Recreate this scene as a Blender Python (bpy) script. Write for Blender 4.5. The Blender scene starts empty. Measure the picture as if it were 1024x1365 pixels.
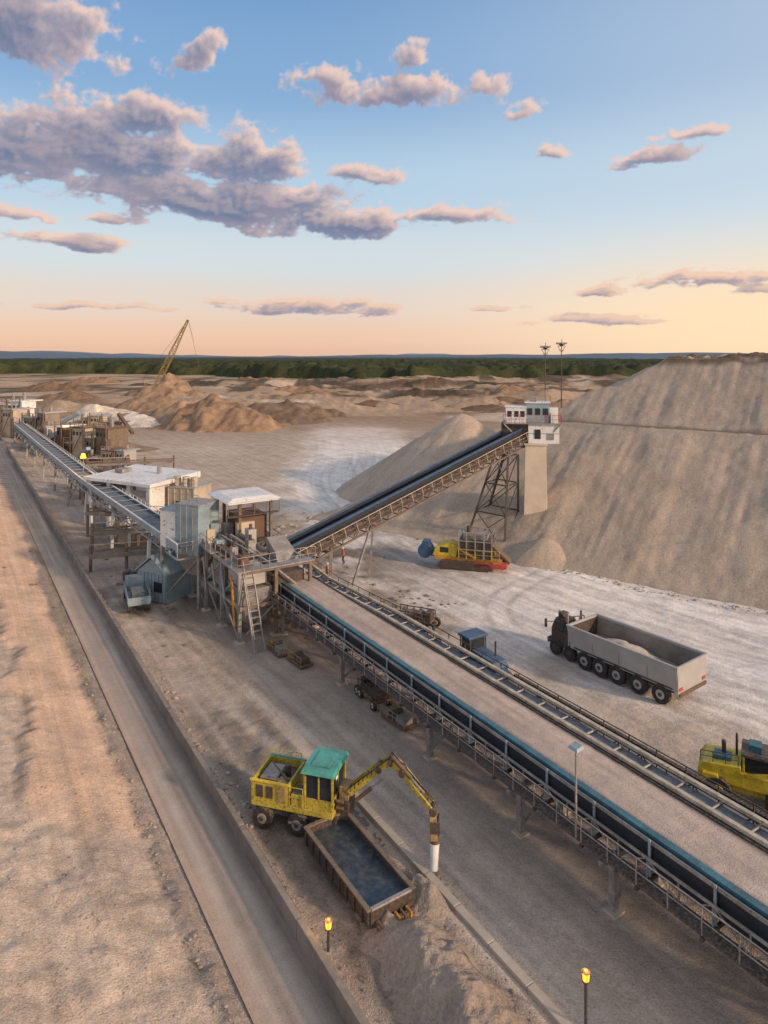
import bpy, bmesh, math, random
import numpy as np
from mathutils import Vector, Matrix
R=random.Random(7)
scene=bpy.context.scene
# ---------------------------------------------------------------- frames
U=Vector((-0.54,0.842,0)); V=Vector((0.842,0.54,0))
ST=Matrix(((U.x,V.x,0,0),(U.y,V.y,0,0),(0,0,1,0),(0,0,0,1)))
def TR(x,y,z=0,deg=0): return Matrix.Translation((x,y,z))@Matrix.Rotation(math.radians(deg),4,'Z')
# ---------------------------------------------------------------- noise
def _h(xi,yi,seed):
    n=(xi*374761393+yi*668265263+seed*974634777)&0x7fffffff
    n=((n^(n>>13))*1274126177)&0x7fffffff
    n=(n^(n>>16))&0xffff
    return n/65535.0
def vn(x,y,seed=0):
    x=np.asarray(x,float); y=np.asarray(y,float)
    xf=np.floor(x); yf=np.floor(y); fx=x-xf; fy=y-yf
    xi=xf.astype(np.int64); yi=yf.astype(np.int64)
    fx=fx*fx*(3-2*fx); fy=fy*fy*(3-2*fy)
    a=_h(xi,yi,seed);b=_h(xi+1,yi,seed);c=_h(xi,yi+1,seed);d=_h(xi+1,yi+1,seed)
    return (a*(1-fx)+b*fx)*(1-fy)+(c*(1-fx)+d*fx)*fy
def fbm(x,y,seed=0,o=4):
    s=0;a=.5;t=0
    for i in range(o):
        s=s+a*vn(x,y,seed+i*17); t+=a; a*=.5; x,y=x*1.62-y*1.18+3.1,x*1.18+y*1.62+1.7
    return s/t
def afbm(x,y,seed=0,o=4):
    s=0;a=.5;t=0
    for i in range(o):
        s=s+a*vn(x,y,seed+i*17); t+=a; a*=.5; x=x*2.03+3.1; y=y*2.03+1.7
    return s/t
def ss(a,b,x):
    t=np.clip((x-a)/(b-a),0,1); return t*t*(3-2*t)
# ---------------------------------------------------------------- materials
def mk(name):
    m=bpy.data.materials.new(name); m.use_nodes=True
    nt=m.node_tree; nt.nodes.clear()
    o=nt.nodes.new('ShaderNodeOutputMaterial'); b=nt.nodes.new('ShaderNodeBsdfPrincipled')
    nt.links.new(b.outputs[0],o.inputs[0]); return m,nt,b
def N(nt,t,**k):
    n=nt.nodes.new(t)
    for a,v in k.items(): setattr(n,a,v)
    return n
def link_in(nt,sock,v):
    if hasattr(v,'is_output'): nt.links.new(v,sock)
    else: sock.default_value=v
def math_(nt,op,a,b=None,c=None,clamp=False):
    n=N(nt,'ShaderNodeMath',operation=op); n.use_clamp=clamp
    link_in(nt,n.inputs[0],a)
    if b is not None: link_in(nt,n.inputs[1],b)
    if c is not None: link_in(nt,n.inputs[2],c)
    return n.outputs[0]
def mixc(nt,f,a,b,bt='MIX'):
    n=N(nt,'ShaderNodeMix',data_type='RGBA',blend_type=bt); n.clamp_factor=True
    link_in(nt,n.inputs[0],f)
    link_in(nt,n.inputs[6],a if hasattr(a,'is_output') else (*a,1)[:4])
    link_in(nt,n.inputs[7],b if hasattr(b,'is_output') else (*b,1)[:4])
    return n.outputs[2]
def maprange(nt,v,a,b,c=0,d=1,smooth=True):
    n=N(nt,'ShaderNodeMapRange'); n.interpolation_type='SMOOTHSTEP' if smooth else 'LINEAR'
    link_in(nt,n.inputs[0],v)
    for i,x in enumerate((a,b,c,d)): n.inputs[i+1].default_value=x
    return n.outputs[0]
def noise(nt,vec,scale,detail=4,rough=.55):
    n=N(nt,'ShaderNodeTexNoise'); n.inputs['Scale'].default_value=scale
    n.inputs['Detail'].default_value=detail; n.inputs['Roughness'].default_value=rough
    nt.links.new(vec,n.inputs['Vector']); return n.outputs[0]
DUST=(.40,.31,.235)
def M(name,col,rough=.55,metal=0,dust=.5,scale=1.5,var=.3,rust=0,bump=.1):
    m,nt,b=mk(name)
    tc=N(nt,'ShaderNodeNewGeometry'); P=tc.outputs['Position']
    n1=noise(nt,P,scale,3,.6); n2=noise(nt,P,scale*6,3,.65)
    c=mixc(nt,maprange(nt,n1,.3,.7),tuple(x*(1-var) for x in col),tuple(min(1,x*(1+var*.6)) for x in col))
    if rust>0:
        c=mixc(nt,math_(nt,'MULTIPLY',maprange(nt,n2,.62-.25*rust,.7-.2*rust),.85),c,(.13,.06,.03))
    sx=N(nt,'ShaderNodeSeparateXYZ'); nt.links.new(tc.outputs['Normal'],sx.inputs[0])
    up=maprange(nt,sx.outputs[2],-.2,.9,.25,1)
    df=math_(nt,'MULTIPLY',math_(nt,'MULTIPLY',up,maprange(nt,n2,.35,.75)),dust)
    c=mixc(nt,df,c,DUST)
    nt.links.new(c,b.inputs['Base Color'])
    b.inputs['Metallic'].default_value=metal
    nt.links.new(math_(nt,'ADD',math_(nt,'MULTIPLY',df,.4),rough,clamp=True),b.inputs['Roughness'])
    if bump:
        bp=N(nt,'ShaderNodeBump'); bp.inputs['Strength'].default_value=bump; bp.inputs['Distance'].default_value=.05
        nt.links.new(n2,bp.inputs['Height']); nt.links.new(bp.outputs[0],b.inputs['Normal'])
    return m
def EM(name,col,st):
    m,nt,b=mk(name); b.inputs['Base Color'].default_value=(*col,1)
    b.inputs['Emission Color'].default_value=(*col,1); b.inputs['Emission Strength'].default_value=st
    return m
steel=M('galvanised_steel',(.32,.31,.305),.5,.2,.45,rust=.25)
dsteel=M('dark_steel',(.06,.056,.056),.55,.2,.45,rust=.5)
rusty=M('rusty_steel',(.14,.10,.075),.75,.1,.55,rust=.8)
brown=M('brown_steel',(.20,.155,.12),.7,.1,.6,rust=.5)
white=M('white_paint',(.76,.755,.74),.5,0,.18,scale=.5,var=.12,rust=.04)
teal=M('teal_paint',(.03,.14,.19),.45,0,.22,rust=.03)
navy=M('navy_paint',(.010,.020,.034),.5,0,.12)
blue=M('blue_paint',(.025,.10,.21),.45,0,.35,rust=.1)
lblue=M('light_blue_paint',(.25,.345,.40),.5,0,.35,scale=.8,var=.2,rust=.08)
green=M('green_paint',(.05,.34,.28),.4,0,.35)
yellow=M('yellow_paint',(.50,.40,.045),.45,0,.55,rust=.35)
yellow2=M('bright_yellow_paint',(.66,.50,.03),.4,0,.3,rust=.1)
ochre=M('ochre_paint',(.35,.25,.10),.6,0,.5,rust=.5)
orange=M('orange_paint',(.60,.30,.035),.45,0,.4,rust=.3)
red=M('red_paint',(.45,.05,.03),.5,0,.4)
cream=M('cream_paint',(.54,.46,.35),.55,0,.5,rust=.15)
beige=M('beige_wall',(.50,.42,.32),.8,0,.4,scale=.6,var=.2)
rubber=M('rubber',(.022,.022,.024),.8,0,.45)
glass=M('tinted_glass',(.02,.03,.04),.08,0,.12,var=.1,bump=0)
concrete=M('concrete',(.50,.44,.36),.85,0,.4,scale=.6,var=.15,bump=.3)
conc2=M('weathered_concrete',(.24,.205,.175),.9,0,.6,scale=.5,var=.3,bump=.4)
alum=M('aluminium_panel',(.44,.43,.42),.5,.2,.3,scale=.6,var=.12)
gbelt=M('grey_belt',(.17,.165,.17),.8,0,.5,scale=.7)
bbelt=M('blue_grey_belt',(.10,.14,.18),.7,0,.4,scale=.7)
beltm=M('dusty_belt',(.42,.33,.27),.9,0,.8,scale=.5,var=.15,bump=.3)
pan=M('steel_pan',(.05,.08,.11),.3,.2,.25,scale=.5,var=.3,bump=.02)
lampm=EM('amber_lamp',(1,.34,.03),2.6)
helmet=M('helmet_plastic',(.8,.75,.6),.4,0,0)
# ---------------------------------------------------------------- builder
class B:
    def __init__(s,name,X=None,col=None): s.name=name;s.X=X or Matrix();s.v=[];s.f=[];s.m=[];s.mats=[]
    def mi(s,m):
        if m not in s.mats: s.mats.append(m)
        return s.mats.index(m)
    def add(s,vs,fs,m):
        o=len(s.v); s.v+=[s.X@Vector(p) for p in vs]; k=s.mi(m)
        for f in fs: s.f.append([o+i for i in f]); s.m.append(k)
    BF=[(0,1,2,3),(7,6,5,4),(0,4,5,1),(1,5,6,2),(2,6,7,3),(3,7,4,0)]
    def hexa(s,p,m): s.add(p,s.BF,m)
    def box(s,x0,x1,y0,y1,z0,z1,m): s.hexa([(x0,y0,z0),(x1,y0,z0),(x1,y1,z0),(x0,y1,z0),(x0,y0,z1),(x1,y0,z1),(x1,y1,z1),(x0,y1,z1)],m)
    def beam(s,p,q,w,h,m):
        p=Vector(p);q=Vector(q);d=(q-p)
        if d.length<1e-6: return
        d.normalize(); up=Vector((0,0,1)) if abs(d.z)<.95 else Vector((1,0,0))
        a=d.cross(up).normalized()*w/2; b=a.cross(d).normalized()*h/2
        s.hexa([p-a-b,p+a-b,p+a+b,p-a+b,q-a-b,q+a-b,q+a+b,q-a+b],m)
    def cyl(s,p,q,r,m,r2=None,n=12):
        p=Vector(p);q=Vector(q);d=(q-p).normalized(); up=Vector((0,0,1)) if abs(d.z)<.95 else Vector((1,0,0))
        a=d.cross(up).normalized(); b=a.cross(d); r2=r if r2 is None else r2
        vs=[p+(a*math.cos(t)+b*math.sin(t))*r for t in [2*math.pi*i/n for i in range(n)]]
        vs+=[q+(a*math.cos(t)+b*math.sin(t))*r2 for t in [2*math.pi*i/n for i in range(n)]]
        s.add(vs,[tuple(range(n)),tuple(range(2*n-1,n-1,-1))]+[(i,(i+1)%n,n+(i+1)%n,n+i) for i in range(n)],m)
    def prism(s,prof,y0,y1,m):
        n=len(prof); s.add([(x,y0,z) for x,z in prof]+[(x,y1,z) for x,z in prof],[tuple(range(n)),tuple(range(2*n-1,n-1,-1))]+[(i,(i+1)%n,n+(i+1)%n,n+i) for i in range(n)],m)
    def wheel(s,x,y,z,r,w,side=1,hub=None):
        s.cyl((x,y-w/2,z),(x,y+w/2,z),r,rubber,n=20)
        s.cyl((x,y-w/2-.02,z),(x,y+w/2+.02,z),r*.5,hub or steel,n=14)
        s.cyl((x,y-w/2-.06,z),(x,y+w/2+.06,z),r*.22,dsteel,n=8)
    def rail(s,p,q,h,m,step=1.5,w=.05,mid=True):
        p=Vector(p);q=Vector(q);L=(q-p).length;n=max(1,int(L/step)); up=Vector((0,0,h))
        for i in range(n+1):
            a=p.lerp(q,i/n); s.beam(a,a+up,w,w,m)
        s.beam(p+up,q+up,w,w,m)
        if mid: s.beam(p+up*.5,q+up*.5,w*.8,w*.8,m)
    def truss(s,p,q,h,m,step=1.6,w=.1):
        p=Vector(p);q=Vector(q);L=(q-p).length;n=max(1,int(L/step)); up=Vector((0,0,h))
        s.beam(p,q,w*1.3,w*1.3,m); s.beam(p+up,q+up,w*1.3,w*1.3,m)
        for i in range(n):
            a=p.lerp(q,i/n);b=p.lerp(q,(i+1)/n)
            s.beam(a,a+up,w*.8,w*.8,m)
            if i%2: s.beam(a,b+up,w*.7,w*.7,m)
            else: s.beam(a+up,b,w*.7,w*.7,m)
        s.beam(q,q+up,w*.8,w*.8,m)
    def rock(s,x,y,z,r,m):
        t=(1+5**.5)/2; I=[(-1,t,0),(1,t,0),(-1,-t,0),(1,-t,0),(0,-1,t),(0,1,t),(0,-1,-t),(0,1,-t),(t,0,-1),(t,0,1),(-t,0,-1),(-t,0,1)]
        F=[(0,11,5),(0,5,1),(0,1,7),(0,7,10),(0,10,11),(1,5,9),(5,11,4),(11,10,2),(10,7,6),(7,1,8),(3,9,4),(3,4,2),(3,2,6),(3,6,8),(3,8,9),(4,9,5),(2,4,11),(6,2,10),(8,6,7),(9,8,1)]
        sx,sy,sz=r*R.uniform(.4,.7),r*R.uniform(.4,.7),r*R.uniform(.2,.4)
        s.add([(x+a*sx*R.uniform(.7,1.2),y+b*sy*R.uniform(.7,1.2),z+c*sz*R.uniform(.7,1.2)) for a,b,c in I],F,m)
    def done(s,bevel=0,smooth=False):
        me=bpy.data.meshes.new(s.name); me.from_pydata([tuple(v) for v in s.v],[],s.f)
        for m in s.mats: me.materials.append(m)
        me.polygons.foreach_set('material_index',s.m)
        bm=bmesh.new(); bm.from_mesh(me); bmesh.ops.recalc_face_normals(bm,faces=bm.faces); bm.to_mesh(me); bm.free()
        o=bpy.data.objects.new(s.name,me); scene.collection.objects.link(o)
        if bevel:
            b=o.modifiers.new('bev','BEVEL'); b.width=bevel; b.segments=2; b.limit_method='ANGLE'; b.angle_limit=math.radians(40)
        return o
def heightgrid(name,xs,ys,Z,mat,X=None,Y=None,col=None,smooth=True,mask=None,alpha=None):
    if X is None: X,Y=np.meshgrid(xs,ys)
    ny,nx=X.shape
    co=np.stack([X.ravel(),Y.ravel(),Z.ravel()],1).astype(np.float32)
    i=np.arange(nx*ny).reshape(ny,nx); q=np.stack([i[:-1,:-1],i[:-1,1:],i[1:,1:],i[1:,:-1]],-1).reshape(-1,4)
    if mask is not None:
        mk_=(mask[:-1,:-1]|mask[:-1,1:]|mask[1:,1:]|mask[1:,:-1]).ravel(); q=q[mk_]
    me=bpy.data.meshes.new(name); me.vertices.add(nx*ny); me.vertices.foreach_set('co',co.ravel())
    nf=len(q); me.loops.add(nf*4); me.loops.foreach_set('vertex_index',q.ravel().astype(np.int32))
    me.polygons.add(nf); me.polygons.foreach_set('loop_start',np.arange(0,nf*4,4,dtype=np.int32)); me.polygons.foreach_set('loop_total',np.full(nf,4,np.int32))
    me.update(calc_edges=True); me.validate()
    if smooth: me.polygons.foreach_set('use_smooth',np.ones(nf,bool))
    me.materials.append(mat)
    if col is not None:
        a=me.color_attributes.new('Col','FLOAT_COLOR','POINT'); c=np.ones((nx*ny,4),np.float32); c[:,:3]=col.reshape(-1,3)
        if alpha is not None: c[:,3]=alpha.ravel()
        a.data.foreach_set('color',c.ravel())
    o=bpy.data.objects.new(name,me); scene.collection.objects.link(o); return o
def earth(name,useattr=True,col=(.4,.32,.26),bump=.5,tracks=True,grain=1.0,var=.18,speck=.2):
    m,nt,b=mk(name)
    g=N(nt,'ShaderNodeNewGeometry'); P=g.outputs['Position']
    if useattr:
        a=N(nt,'ShaderNodeAttribute'); a.attribute_name='Col'; c=a.outputs[0]
    else:
        rgb=N(nt,'ShaderNodeRGB'); rgb.outputs[0].default_value=(*col,1); c=rgb.outputs[0]
    n1=noise(nt,P,.35,4,.6); n2=noise(nt,P,2.5,5,.7); n3=noise(nt,P,13*grain,2,.75)
    v=math_(nt,'ADD',maprange(nt,n1,.25,.75,1-var,1+var,False),maprange(nt,n2,.25,.75,-var*.9,var*.9,False))
    v=math_(nt,'ADD',v,maprange(nt,n3,.3,.7,-speck,speck,False))
    if tracks:
        d1=N(nt,'ShaderNodeVectorMath',operation='DOT_PRODUCT'); nt.links.new(P,d1.inputs[0]); d1.inputs[1].default_value=U
        d2=N(nt,'ShaderNodeVectorMath',operation='DOT_PRODUCT'); nt.links.new(P,d2.inputs[0]); d2.inputs[1].default_value=V
        cx=N(nt,'ShaderNodeCombineXYZ'); nt.links.new(math_(nt,'MULTIPLY',d1.outputs['Value'],.035),cx.inputs[0]); nt.links.new(math_(nt,'MULTIPLY',d2.outputs['Value'],1.3),cx.inputs[1])
        nn=noise(nt,cx.outputs[0],1.0,3,.65)
        v=math_(nt,'ADD',v,maprange(nt,nn,.3,.7,-.17,.17,False))
    cc=N(nt,'ShaderNodeCombineXYZ')
    for i in range(3): nt.links.new(v,cc.inputs[i])
    c=mixc(nt,1.0,c,cc.outputs[0],'MULTIPLY')
    nt.links.new(c,b.inputs['Base Color']); b.inputs['Roughness'].default_value=.95; b.inputs['Specular IOR Level'].default_value=.1
    if bump:
        bp=N(nt,'ShaderNodeBump'); bp.inputs['Strength'].default_value=bump; bp.inputs['Distance'].default_value=.12
        h=math_(nt,'ADD',n2,math_(nt,'MULTIPLY',n3,.6)); nt.links.new(h,bp.inputs['Height']); nt.links.new(bp.outputs[0],b.inputs['Normal'])
    return m
# ---------------------------------------------------------------- ground
def axis(a,b,step,lo,hi,g=1.06):
    mid=list(np.arange(a,b,step)); l=[];x=a;st=step
    while x>lo: st*=g; x-=st; l.append(x)
    r=[];x=mid[-1];st=step
    while x<hi: st*=g; x+=st; r.append(x)
    return np.array(l[::-1]+mid+r)
xs=axis(-36,40,.2,-7000,7000,1.04); ys=axis(15,80,.2,-60,9000,1.02)
X,Y=np.meshgrid(xs,ys)
S=U.x*X+U.y*Y; T=V.x*X+V.y*Y
def poly_dist(X,Y,pts):
    best=np.full(X.shape,1e9); sg=np.zeros(X.shape); al=np.zeros(X.shape); acc=0
    for (ax,ay),(bx,by) in zip(pts[:-1],pts[1:]):
        dx,dy=bx-ax,by-ay; L=math.hypot(dx,dy); t=np.clip(((X-ax)*dx+(Y-ay)*dy)/L/L,0,1)
        d=np.hypot(X-ax-t*dx,Y-ay-t*dy); s_=((X-ax)*dy-(Y-ay)*dx)/L
        k=d<best; best=np.where(k,d,best); sg=np.where(k,s_,sg); al=np.where(k,acc+t*L,al); acc+=L
    return best,sg,al
def smooth_path(p,n=8):
    out=[]; q=[p[0]]+p+[p[-1]]
    for i in range(1,len(q)-2):
        for k in range(n):
            t=k/n; out.append(tuple(.5*((2*q[i][j])+(-q[i-1][j]+q[i+1][j])*t+(2*q[i-1][j]-5*q[i][j]+4*q[i+1][j]-q[i+2][j])*t*t+(-q[i-1][j]+3*q[i][j]-3*q[i+1][j]+q[i+2][j])*t**3) for j in (0,1)))
    out.append(p[-1]); return out
near=1-ss(120,220,Y)
bank=np.clip(8.2-T,0,12)*near
flat=np.maximum(ss(7.6,8.2,T)*(1-ss(11.2,11.8,T)),ss(16.4,16.9,T)*(1-ss(23,26,T)))*near
Z=(fbm(X*.12,Y*.12,3)-.5)*.5*(1-flat)*near+(fbm(X*.9,Y*.9,5)-.5)*.16*(1-flat)*near
rid=afbm(S*.10,T*.35,11,4)
Z+=bank*.24+np.where(bank>0,(rid-.5)*.6*np.clip(bank/3,0,1),0)
scl=3.5+(fbm(S*.22,S*0+3,17,6)-.5)*3.4-np.clip(38-S,0,20)*.04+(vn(S*2.2,T*0,19)-.5)*.35
scarp=ss(-.35,.35,scl-T)*near*ss(33,38,S)
gravel=np.maximum(scarp*(1-ss(62,80,S)),ss(0,3.5,37-(T-3)*.9-S+(fbm(S*.25,T*.6,21)-.5)*8)*near)*ss(.1,.5,bank)
Z-=scarp*.4
fur=np.abs(((S*.5+T*.95+(fbm(S*.15,T*.15,35,3)-.5)*3.5)%1.5)/1.5-.5)*2
furm=gravel*ss(.35,.65,fbm(S*.12,T*.2,36,3)+.1)
Z+=gravel*((fbm(S*.8,T*.5,31,4)-.5)*.26+(fbm(X*2.2,Y*2.2,33,3)-.5)*.12+(vn(X*4.5,Y*4.5,34)-.5)*.07+.15)+furm*(fur-1)*.07
Z+=(1-gravel)*ss(.3,1,bank)*((afbm(S*.25,T*2.2,37,3)-.5)*.14)
Z+=near*np.exp(-((T-7.8)/.4)**2)*(.05+.28*fbm(S*.8,T*2,41))+near*np.exp(-((T-7.6)/.7)**2)*(vn(X*4,Y*4,43)-.5)*.12
yr=ss(11.4,12.4,T)*(1-ss(16,16.6,T))*(1-ss(34,50,S))*near
Z+=yr*(fbm(X*1.6,Y*1.6,51,4)-.5)*.35
fq=ss(215,290,Y)*(1-ss(520,700,Y))*ss(-200,-90,X)
rg=1-np.abs(fbm(X*.018,Y*.035,61,5)-.5)*4
Z+=fq*(np.clip(rg,0,1)**2*5*fbm(X*.05,Y*.07,64,4)+np.clip(fbm(X*.012,Y*.02,62,4)-.45,0,1)*16+(fbm(X*.15,Y*.2,63,3)-.5)*2.2)
def C(r,g,b): return np.array([r,g,b])
def blend(c,f,k): return c*(1-f[...,None])+k*f[...,None]
col=np.ones(X.shape+(3,))*C(.50,.405,.33)
n_=fbm(X*.05,Y*.05,71,5); n2_=fbm(X*.25,Y*.25,73,5)
col=blend(col,ss(.45,.65,n_)*.5,C(.58,.49,.41))
col=blend(col,ss(.55,.75,n2_)*.45,C(.38,.305,.245))
col=blend(col,ss(16.9,17.1,T)*(1-ss(24,27,T))*(1-ss(48,56,S))*near*.8,C(.43,.355,.30))
col=blend(col,yr*.85,C(.215,.18,.155))
wp=smooth_path([(-14,240),(-5.6,158),(-5.0,120),(2.0,92),(10,70),(19,58.5),(28,49),(44,37)])
d,sg,al=poly_dist(X,Y,wp)
w=1-ss(7,15+3*n2_,d+ (n2_-.5)*10)
col=blend(col,w*.95,C(.80,.745,.70))
w2=(1-ss(7,18,d))*near
st=vn(sg*1.6,al*.03,81)*.5+vn(sg*4,al*.05,83)*.5
col*= (1+ (st-.55)[...,None]*.42*w2[...,None])
def tracks(pts,half,light,k,seed,offs=((-1,),(1,))):
    global col,Z
    dd,sgn,all_=poly_dist(X,Y,smooth_path(pts))
    for o in (-1.0,1.0):
        t=np.exp(-((sgn-o)/half)**2)*near*(.6+.4*vn(all_*.3,all_*0,seed))*(dd<4)
        col[:]=blend(col,np.clip(t*k,0,1)*(.6+.4*vn(sgn*6,all_*.4,seed+2)),C(*light)); Z[:]=Z-t*.03
for i,(p,l) in enumerate((([(-24,62),(-17,52),(-10,44),(-2,35),(6,25),(12,15)],(.64,.55,.47)),([(-26,66),(-18,56),(-8,46),(2,34),(9,24)],(.29,.235,.19)),([(-19,50),(-13,46),(-6,36),(3,27),(8,18)],(.60,.51,.43)),
    ([(45,28),(30,40),(20,46),(8,54),(-1,62),(-5,78),(-6,110)],(.46,.40,.35)),([(48,34),(32,46),(20,56),(10,64),(4,76),(-1,100),(-6,140)],(.50,.44,.39)),([(40,42),(26,52),(16,64),(4,70),(-4,84)],(.52,.45,.40)),([(30,30),(22,40),(12,50),(10,60),(16,68)],(.42,.36,.31)),([(-5,90),(0,76),(12,66),(26,60),(44,48)],(.56,.49,.44)))):
    tracks(p,.32,l,.6,900+i*7)
pd=np.exp(-(((X+16)/17)**2+((Y-72)/15)**2))
col=blend(col,np.clip(pd*1.6,0,1)*ss(.35,.6,n2_),C(.19,.15,.12))
col=blend(col,ss(.05,.8,bank)*.95,C(.72,.49,.34))
col=blend(col,ss(.05,.8,bank)*ss(.5,.66,afbm(S*.1,T*1.3,42,4))*.6,C(.60,.45,.34))
col=blend(col,gravel*.9,C(.60,.475,.375))
col=blend(col,gravel*ss(.46,.66,fbm(X*1.8,Y*1.8,44,4))*.5,C(.40,.315,.25))
col=blend(col,furm*(1-ss(.1,.5,fur))*.22,C(.33,.26,.21))
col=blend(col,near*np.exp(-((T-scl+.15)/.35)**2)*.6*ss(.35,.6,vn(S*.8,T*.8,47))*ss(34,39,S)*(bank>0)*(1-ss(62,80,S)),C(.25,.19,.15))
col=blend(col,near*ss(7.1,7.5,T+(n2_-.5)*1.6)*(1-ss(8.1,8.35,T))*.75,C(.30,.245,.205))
far=ss(150,240,Y)
fc=np.ones(X.shape+(3,))*C(.44,.315,.22)
fc=blend(fc,ss(.45,.56,fbm(X*.012,Y*.02,91,5))*fq.clip(.35,1),C(.16,.105,.072))
fc=blend(fc,ss(.58,.68,fbm(X*.02,Y*.03,95,4))*.7,C(.60,.49,.39))
fc=blend(fc,ss(470,520,Y)*(1-ss(-230,-150,X)),C(.50,.36,.24))
fc=blend(fc,ss(.52,.62,fbm(X*.06,Y*.05,97,4))*ss(260,380,Y)*.85,C(.07,.058,.038))
col=col*(1-far[...,None])+fc*far[...,None]
veg=ss(700,860,Y+np.clip(X,-300,100)*.5)
col=col*(1-veg[...,None])+C(.035,.045,.025)*veg[...,None]
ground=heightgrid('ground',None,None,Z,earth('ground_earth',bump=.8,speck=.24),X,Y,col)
def gz(x,y):
    i=np.searchsorted(xs,x); j=np.searchsorted(ys,y); return float(Z[min(j,len(ys)-1),min(i,len(xs)-1)])
# ---------------------------------------------------------------- haul road with low wall
def st_sheet(name,s0,s1,t0,t1,z,mat,ds=1.0,dt=.1,tint=None):
    a=np.arange(s0,s1+ds,ds); b=np.arange(t0,t1+dt*.5,dt); A,Bb=np.meshgrid(a,b)
    c=np.ones(A.shape+(3,))*C(.38,.315,.265)
    for tc_,w_ in ((9.05,.3),(10.1,.3)): c=blend(c,np.exp(-((Bb-tc_-(vn(A*.06,A*0,3)-.5)*.3)/w_)**2)*.35*(.4+.6*vn(A*.1,Bb*2,8)),C(.56,.47,.39))
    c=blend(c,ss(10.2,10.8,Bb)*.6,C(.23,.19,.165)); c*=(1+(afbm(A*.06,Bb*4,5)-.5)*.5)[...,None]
    c=blend(c,ss(.55,.75,fbm(A*.15,Bb*.8,12,4))*.45,C(.56,.43,.33)); c=blend(c,(1-ss(8.5,8.9,Bb))*.6,C(.58,.42,.31))
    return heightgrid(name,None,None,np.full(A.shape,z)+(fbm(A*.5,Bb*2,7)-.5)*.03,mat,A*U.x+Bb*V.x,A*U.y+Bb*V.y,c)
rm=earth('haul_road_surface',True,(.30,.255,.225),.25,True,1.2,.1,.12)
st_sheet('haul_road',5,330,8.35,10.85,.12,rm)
b=B('road_retaining_wall',ST)
s=5
while s<240:
    L=6 if s<80 else 20
    b.box(s,s+L-.03,10.85,11.12,-.3,.95+R.uniform(-.03,.03),conc2)
    b.box(s,s+L-.03,11.12,11.18,.72,.86,rusty)
    if s<100:
        for k in (1,3,5): b.beam((s+k,11.2,-.2),(s+k,11.2,.9),.12,.12,conc2)
    s+=L
b.done(.02)
b=B('kerb',ST); s=9
while s<30:
    b.box(s,s+1.97,16.75,17.1,-.1,.22+R.uniform(-.02,.02),concrete); s+=2
b.done(.025)
# ---------------------------------------------------------------- stockpiles
def stock(mat,name,ox,oy,a0,a1,b0,b1,step,fn,c1,c2,ledge=False):
    e=np.array([.787,-.617]); n=np.array([.617,.787])
    A,Bb=np.meshgrid(np.arange(a0,a1,step),np.arange(b0,b1,step))
    Xw=ox+A*e[0]+Bb*n[0]; Yw=oy+A*e[1]+Bb*n[1]
    Zz=fn(A,Bb,Xw,Yw)
    cc=np.ones(A.shape+(3,))*C(*c1); f=afbm(A*.5,Bb*.07+Zz*.1,101,4); cc=blend(cc,ss(.4,.65,f)*.5,C(*c2))
    f2=fbm(A*.12,Bb*.2,105,4); cc=blend(cc,ss(.5,.7,f2)*.4,C(c1[0]*1.15,c1[1]*1.1,c1[2]*1.05))
    f3=afbm(A*2.6,Bb*.15,109,3); cc*=(1+(f3-.5)*.2)[...,None]
    if ledge:
        wob=(fbm(A*.05,A*0+1,111,2)-.5)*2
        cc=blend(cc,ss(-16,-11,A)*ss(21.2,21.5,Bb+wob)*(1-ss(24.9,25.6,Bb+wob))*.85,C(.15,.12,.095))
        cc=blend(cc,ss(-16,-11,A)*np.exp(-((Bb+wob-20.5)/.6)**2)*.5,C(.50,.42,.33))
        cc=blend(cc,ss(20.3,21.4,Zz)*ss(.35,.55,fbm(A*.5,Bb*.5,107,3)),C(.17,.125,.09))
    return heightgrid(name,None,None,Zz,mat,Xw,Yw,cc)
em=earth('stockpile_gravel',True,bump=.8,tracks=False,grain=.6,var=.12,speck=.22)
def hill(A,Bb,Xw,Yw):
    wob=(fbm(A*.05,A*0+1,111,2)-.5)*2; rill=(afbm(A*.4,Bb*.04,113,4)-.5)*.5+(afbm(A*1.9,Bb*.1,114,2)-.5)*.14
    low=np.minimum(np.minimum((Bb+wob)*.615,13),13+(A+14)*.62)
    low=np.minimum(low,(110-Bb)*.6)
    lip=np.exp(-((Bb+wob-21.3)/.35)**2)*.25*ss(-16,-10,A)
    up=13+np.minimum((Bb+wob-25.2)*.70,(A+13+(fbm(Bb*.1,A*.1,115,3)-.5)*5)*.66)
    top=21.7+(fbm(A*.12,Bb*.12,117,3)-.5)*2.2+np.exp(-((A-16)/5)**2)*.5
    up=np.minimum(up,top); up=np.where(up>12.9,up,-50)
    z=np.maximum(low,up)+lip
    steep=ss(0.5,2,z)*(1-np.exp(-((low-13)/.3)**2)*(up<13))
    z=z+rill*steep+(fbm(A*1.4,Bb*1.4,119,3)-.5)*.22+(fbm(A*.15,Bb*.15,120,3)-.5)*.9*steep
    cl=ss(.58,.8,fbm(A*.9,Bb*.9,121,2))*.4*(up>=top-.01); z=z+cl
    toe=np.exp(-np.clip(np.abs(low)-0,0,9)/1.2)*.3
    return np.where(low<-.2,low-.4,z+toe-.2)
stock(em,'gravel_stockpile',17.8,70.2,-38,75,-3,60,.3,hill,(.47,.38,.30),(.38,.305,.24),True)
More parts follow.
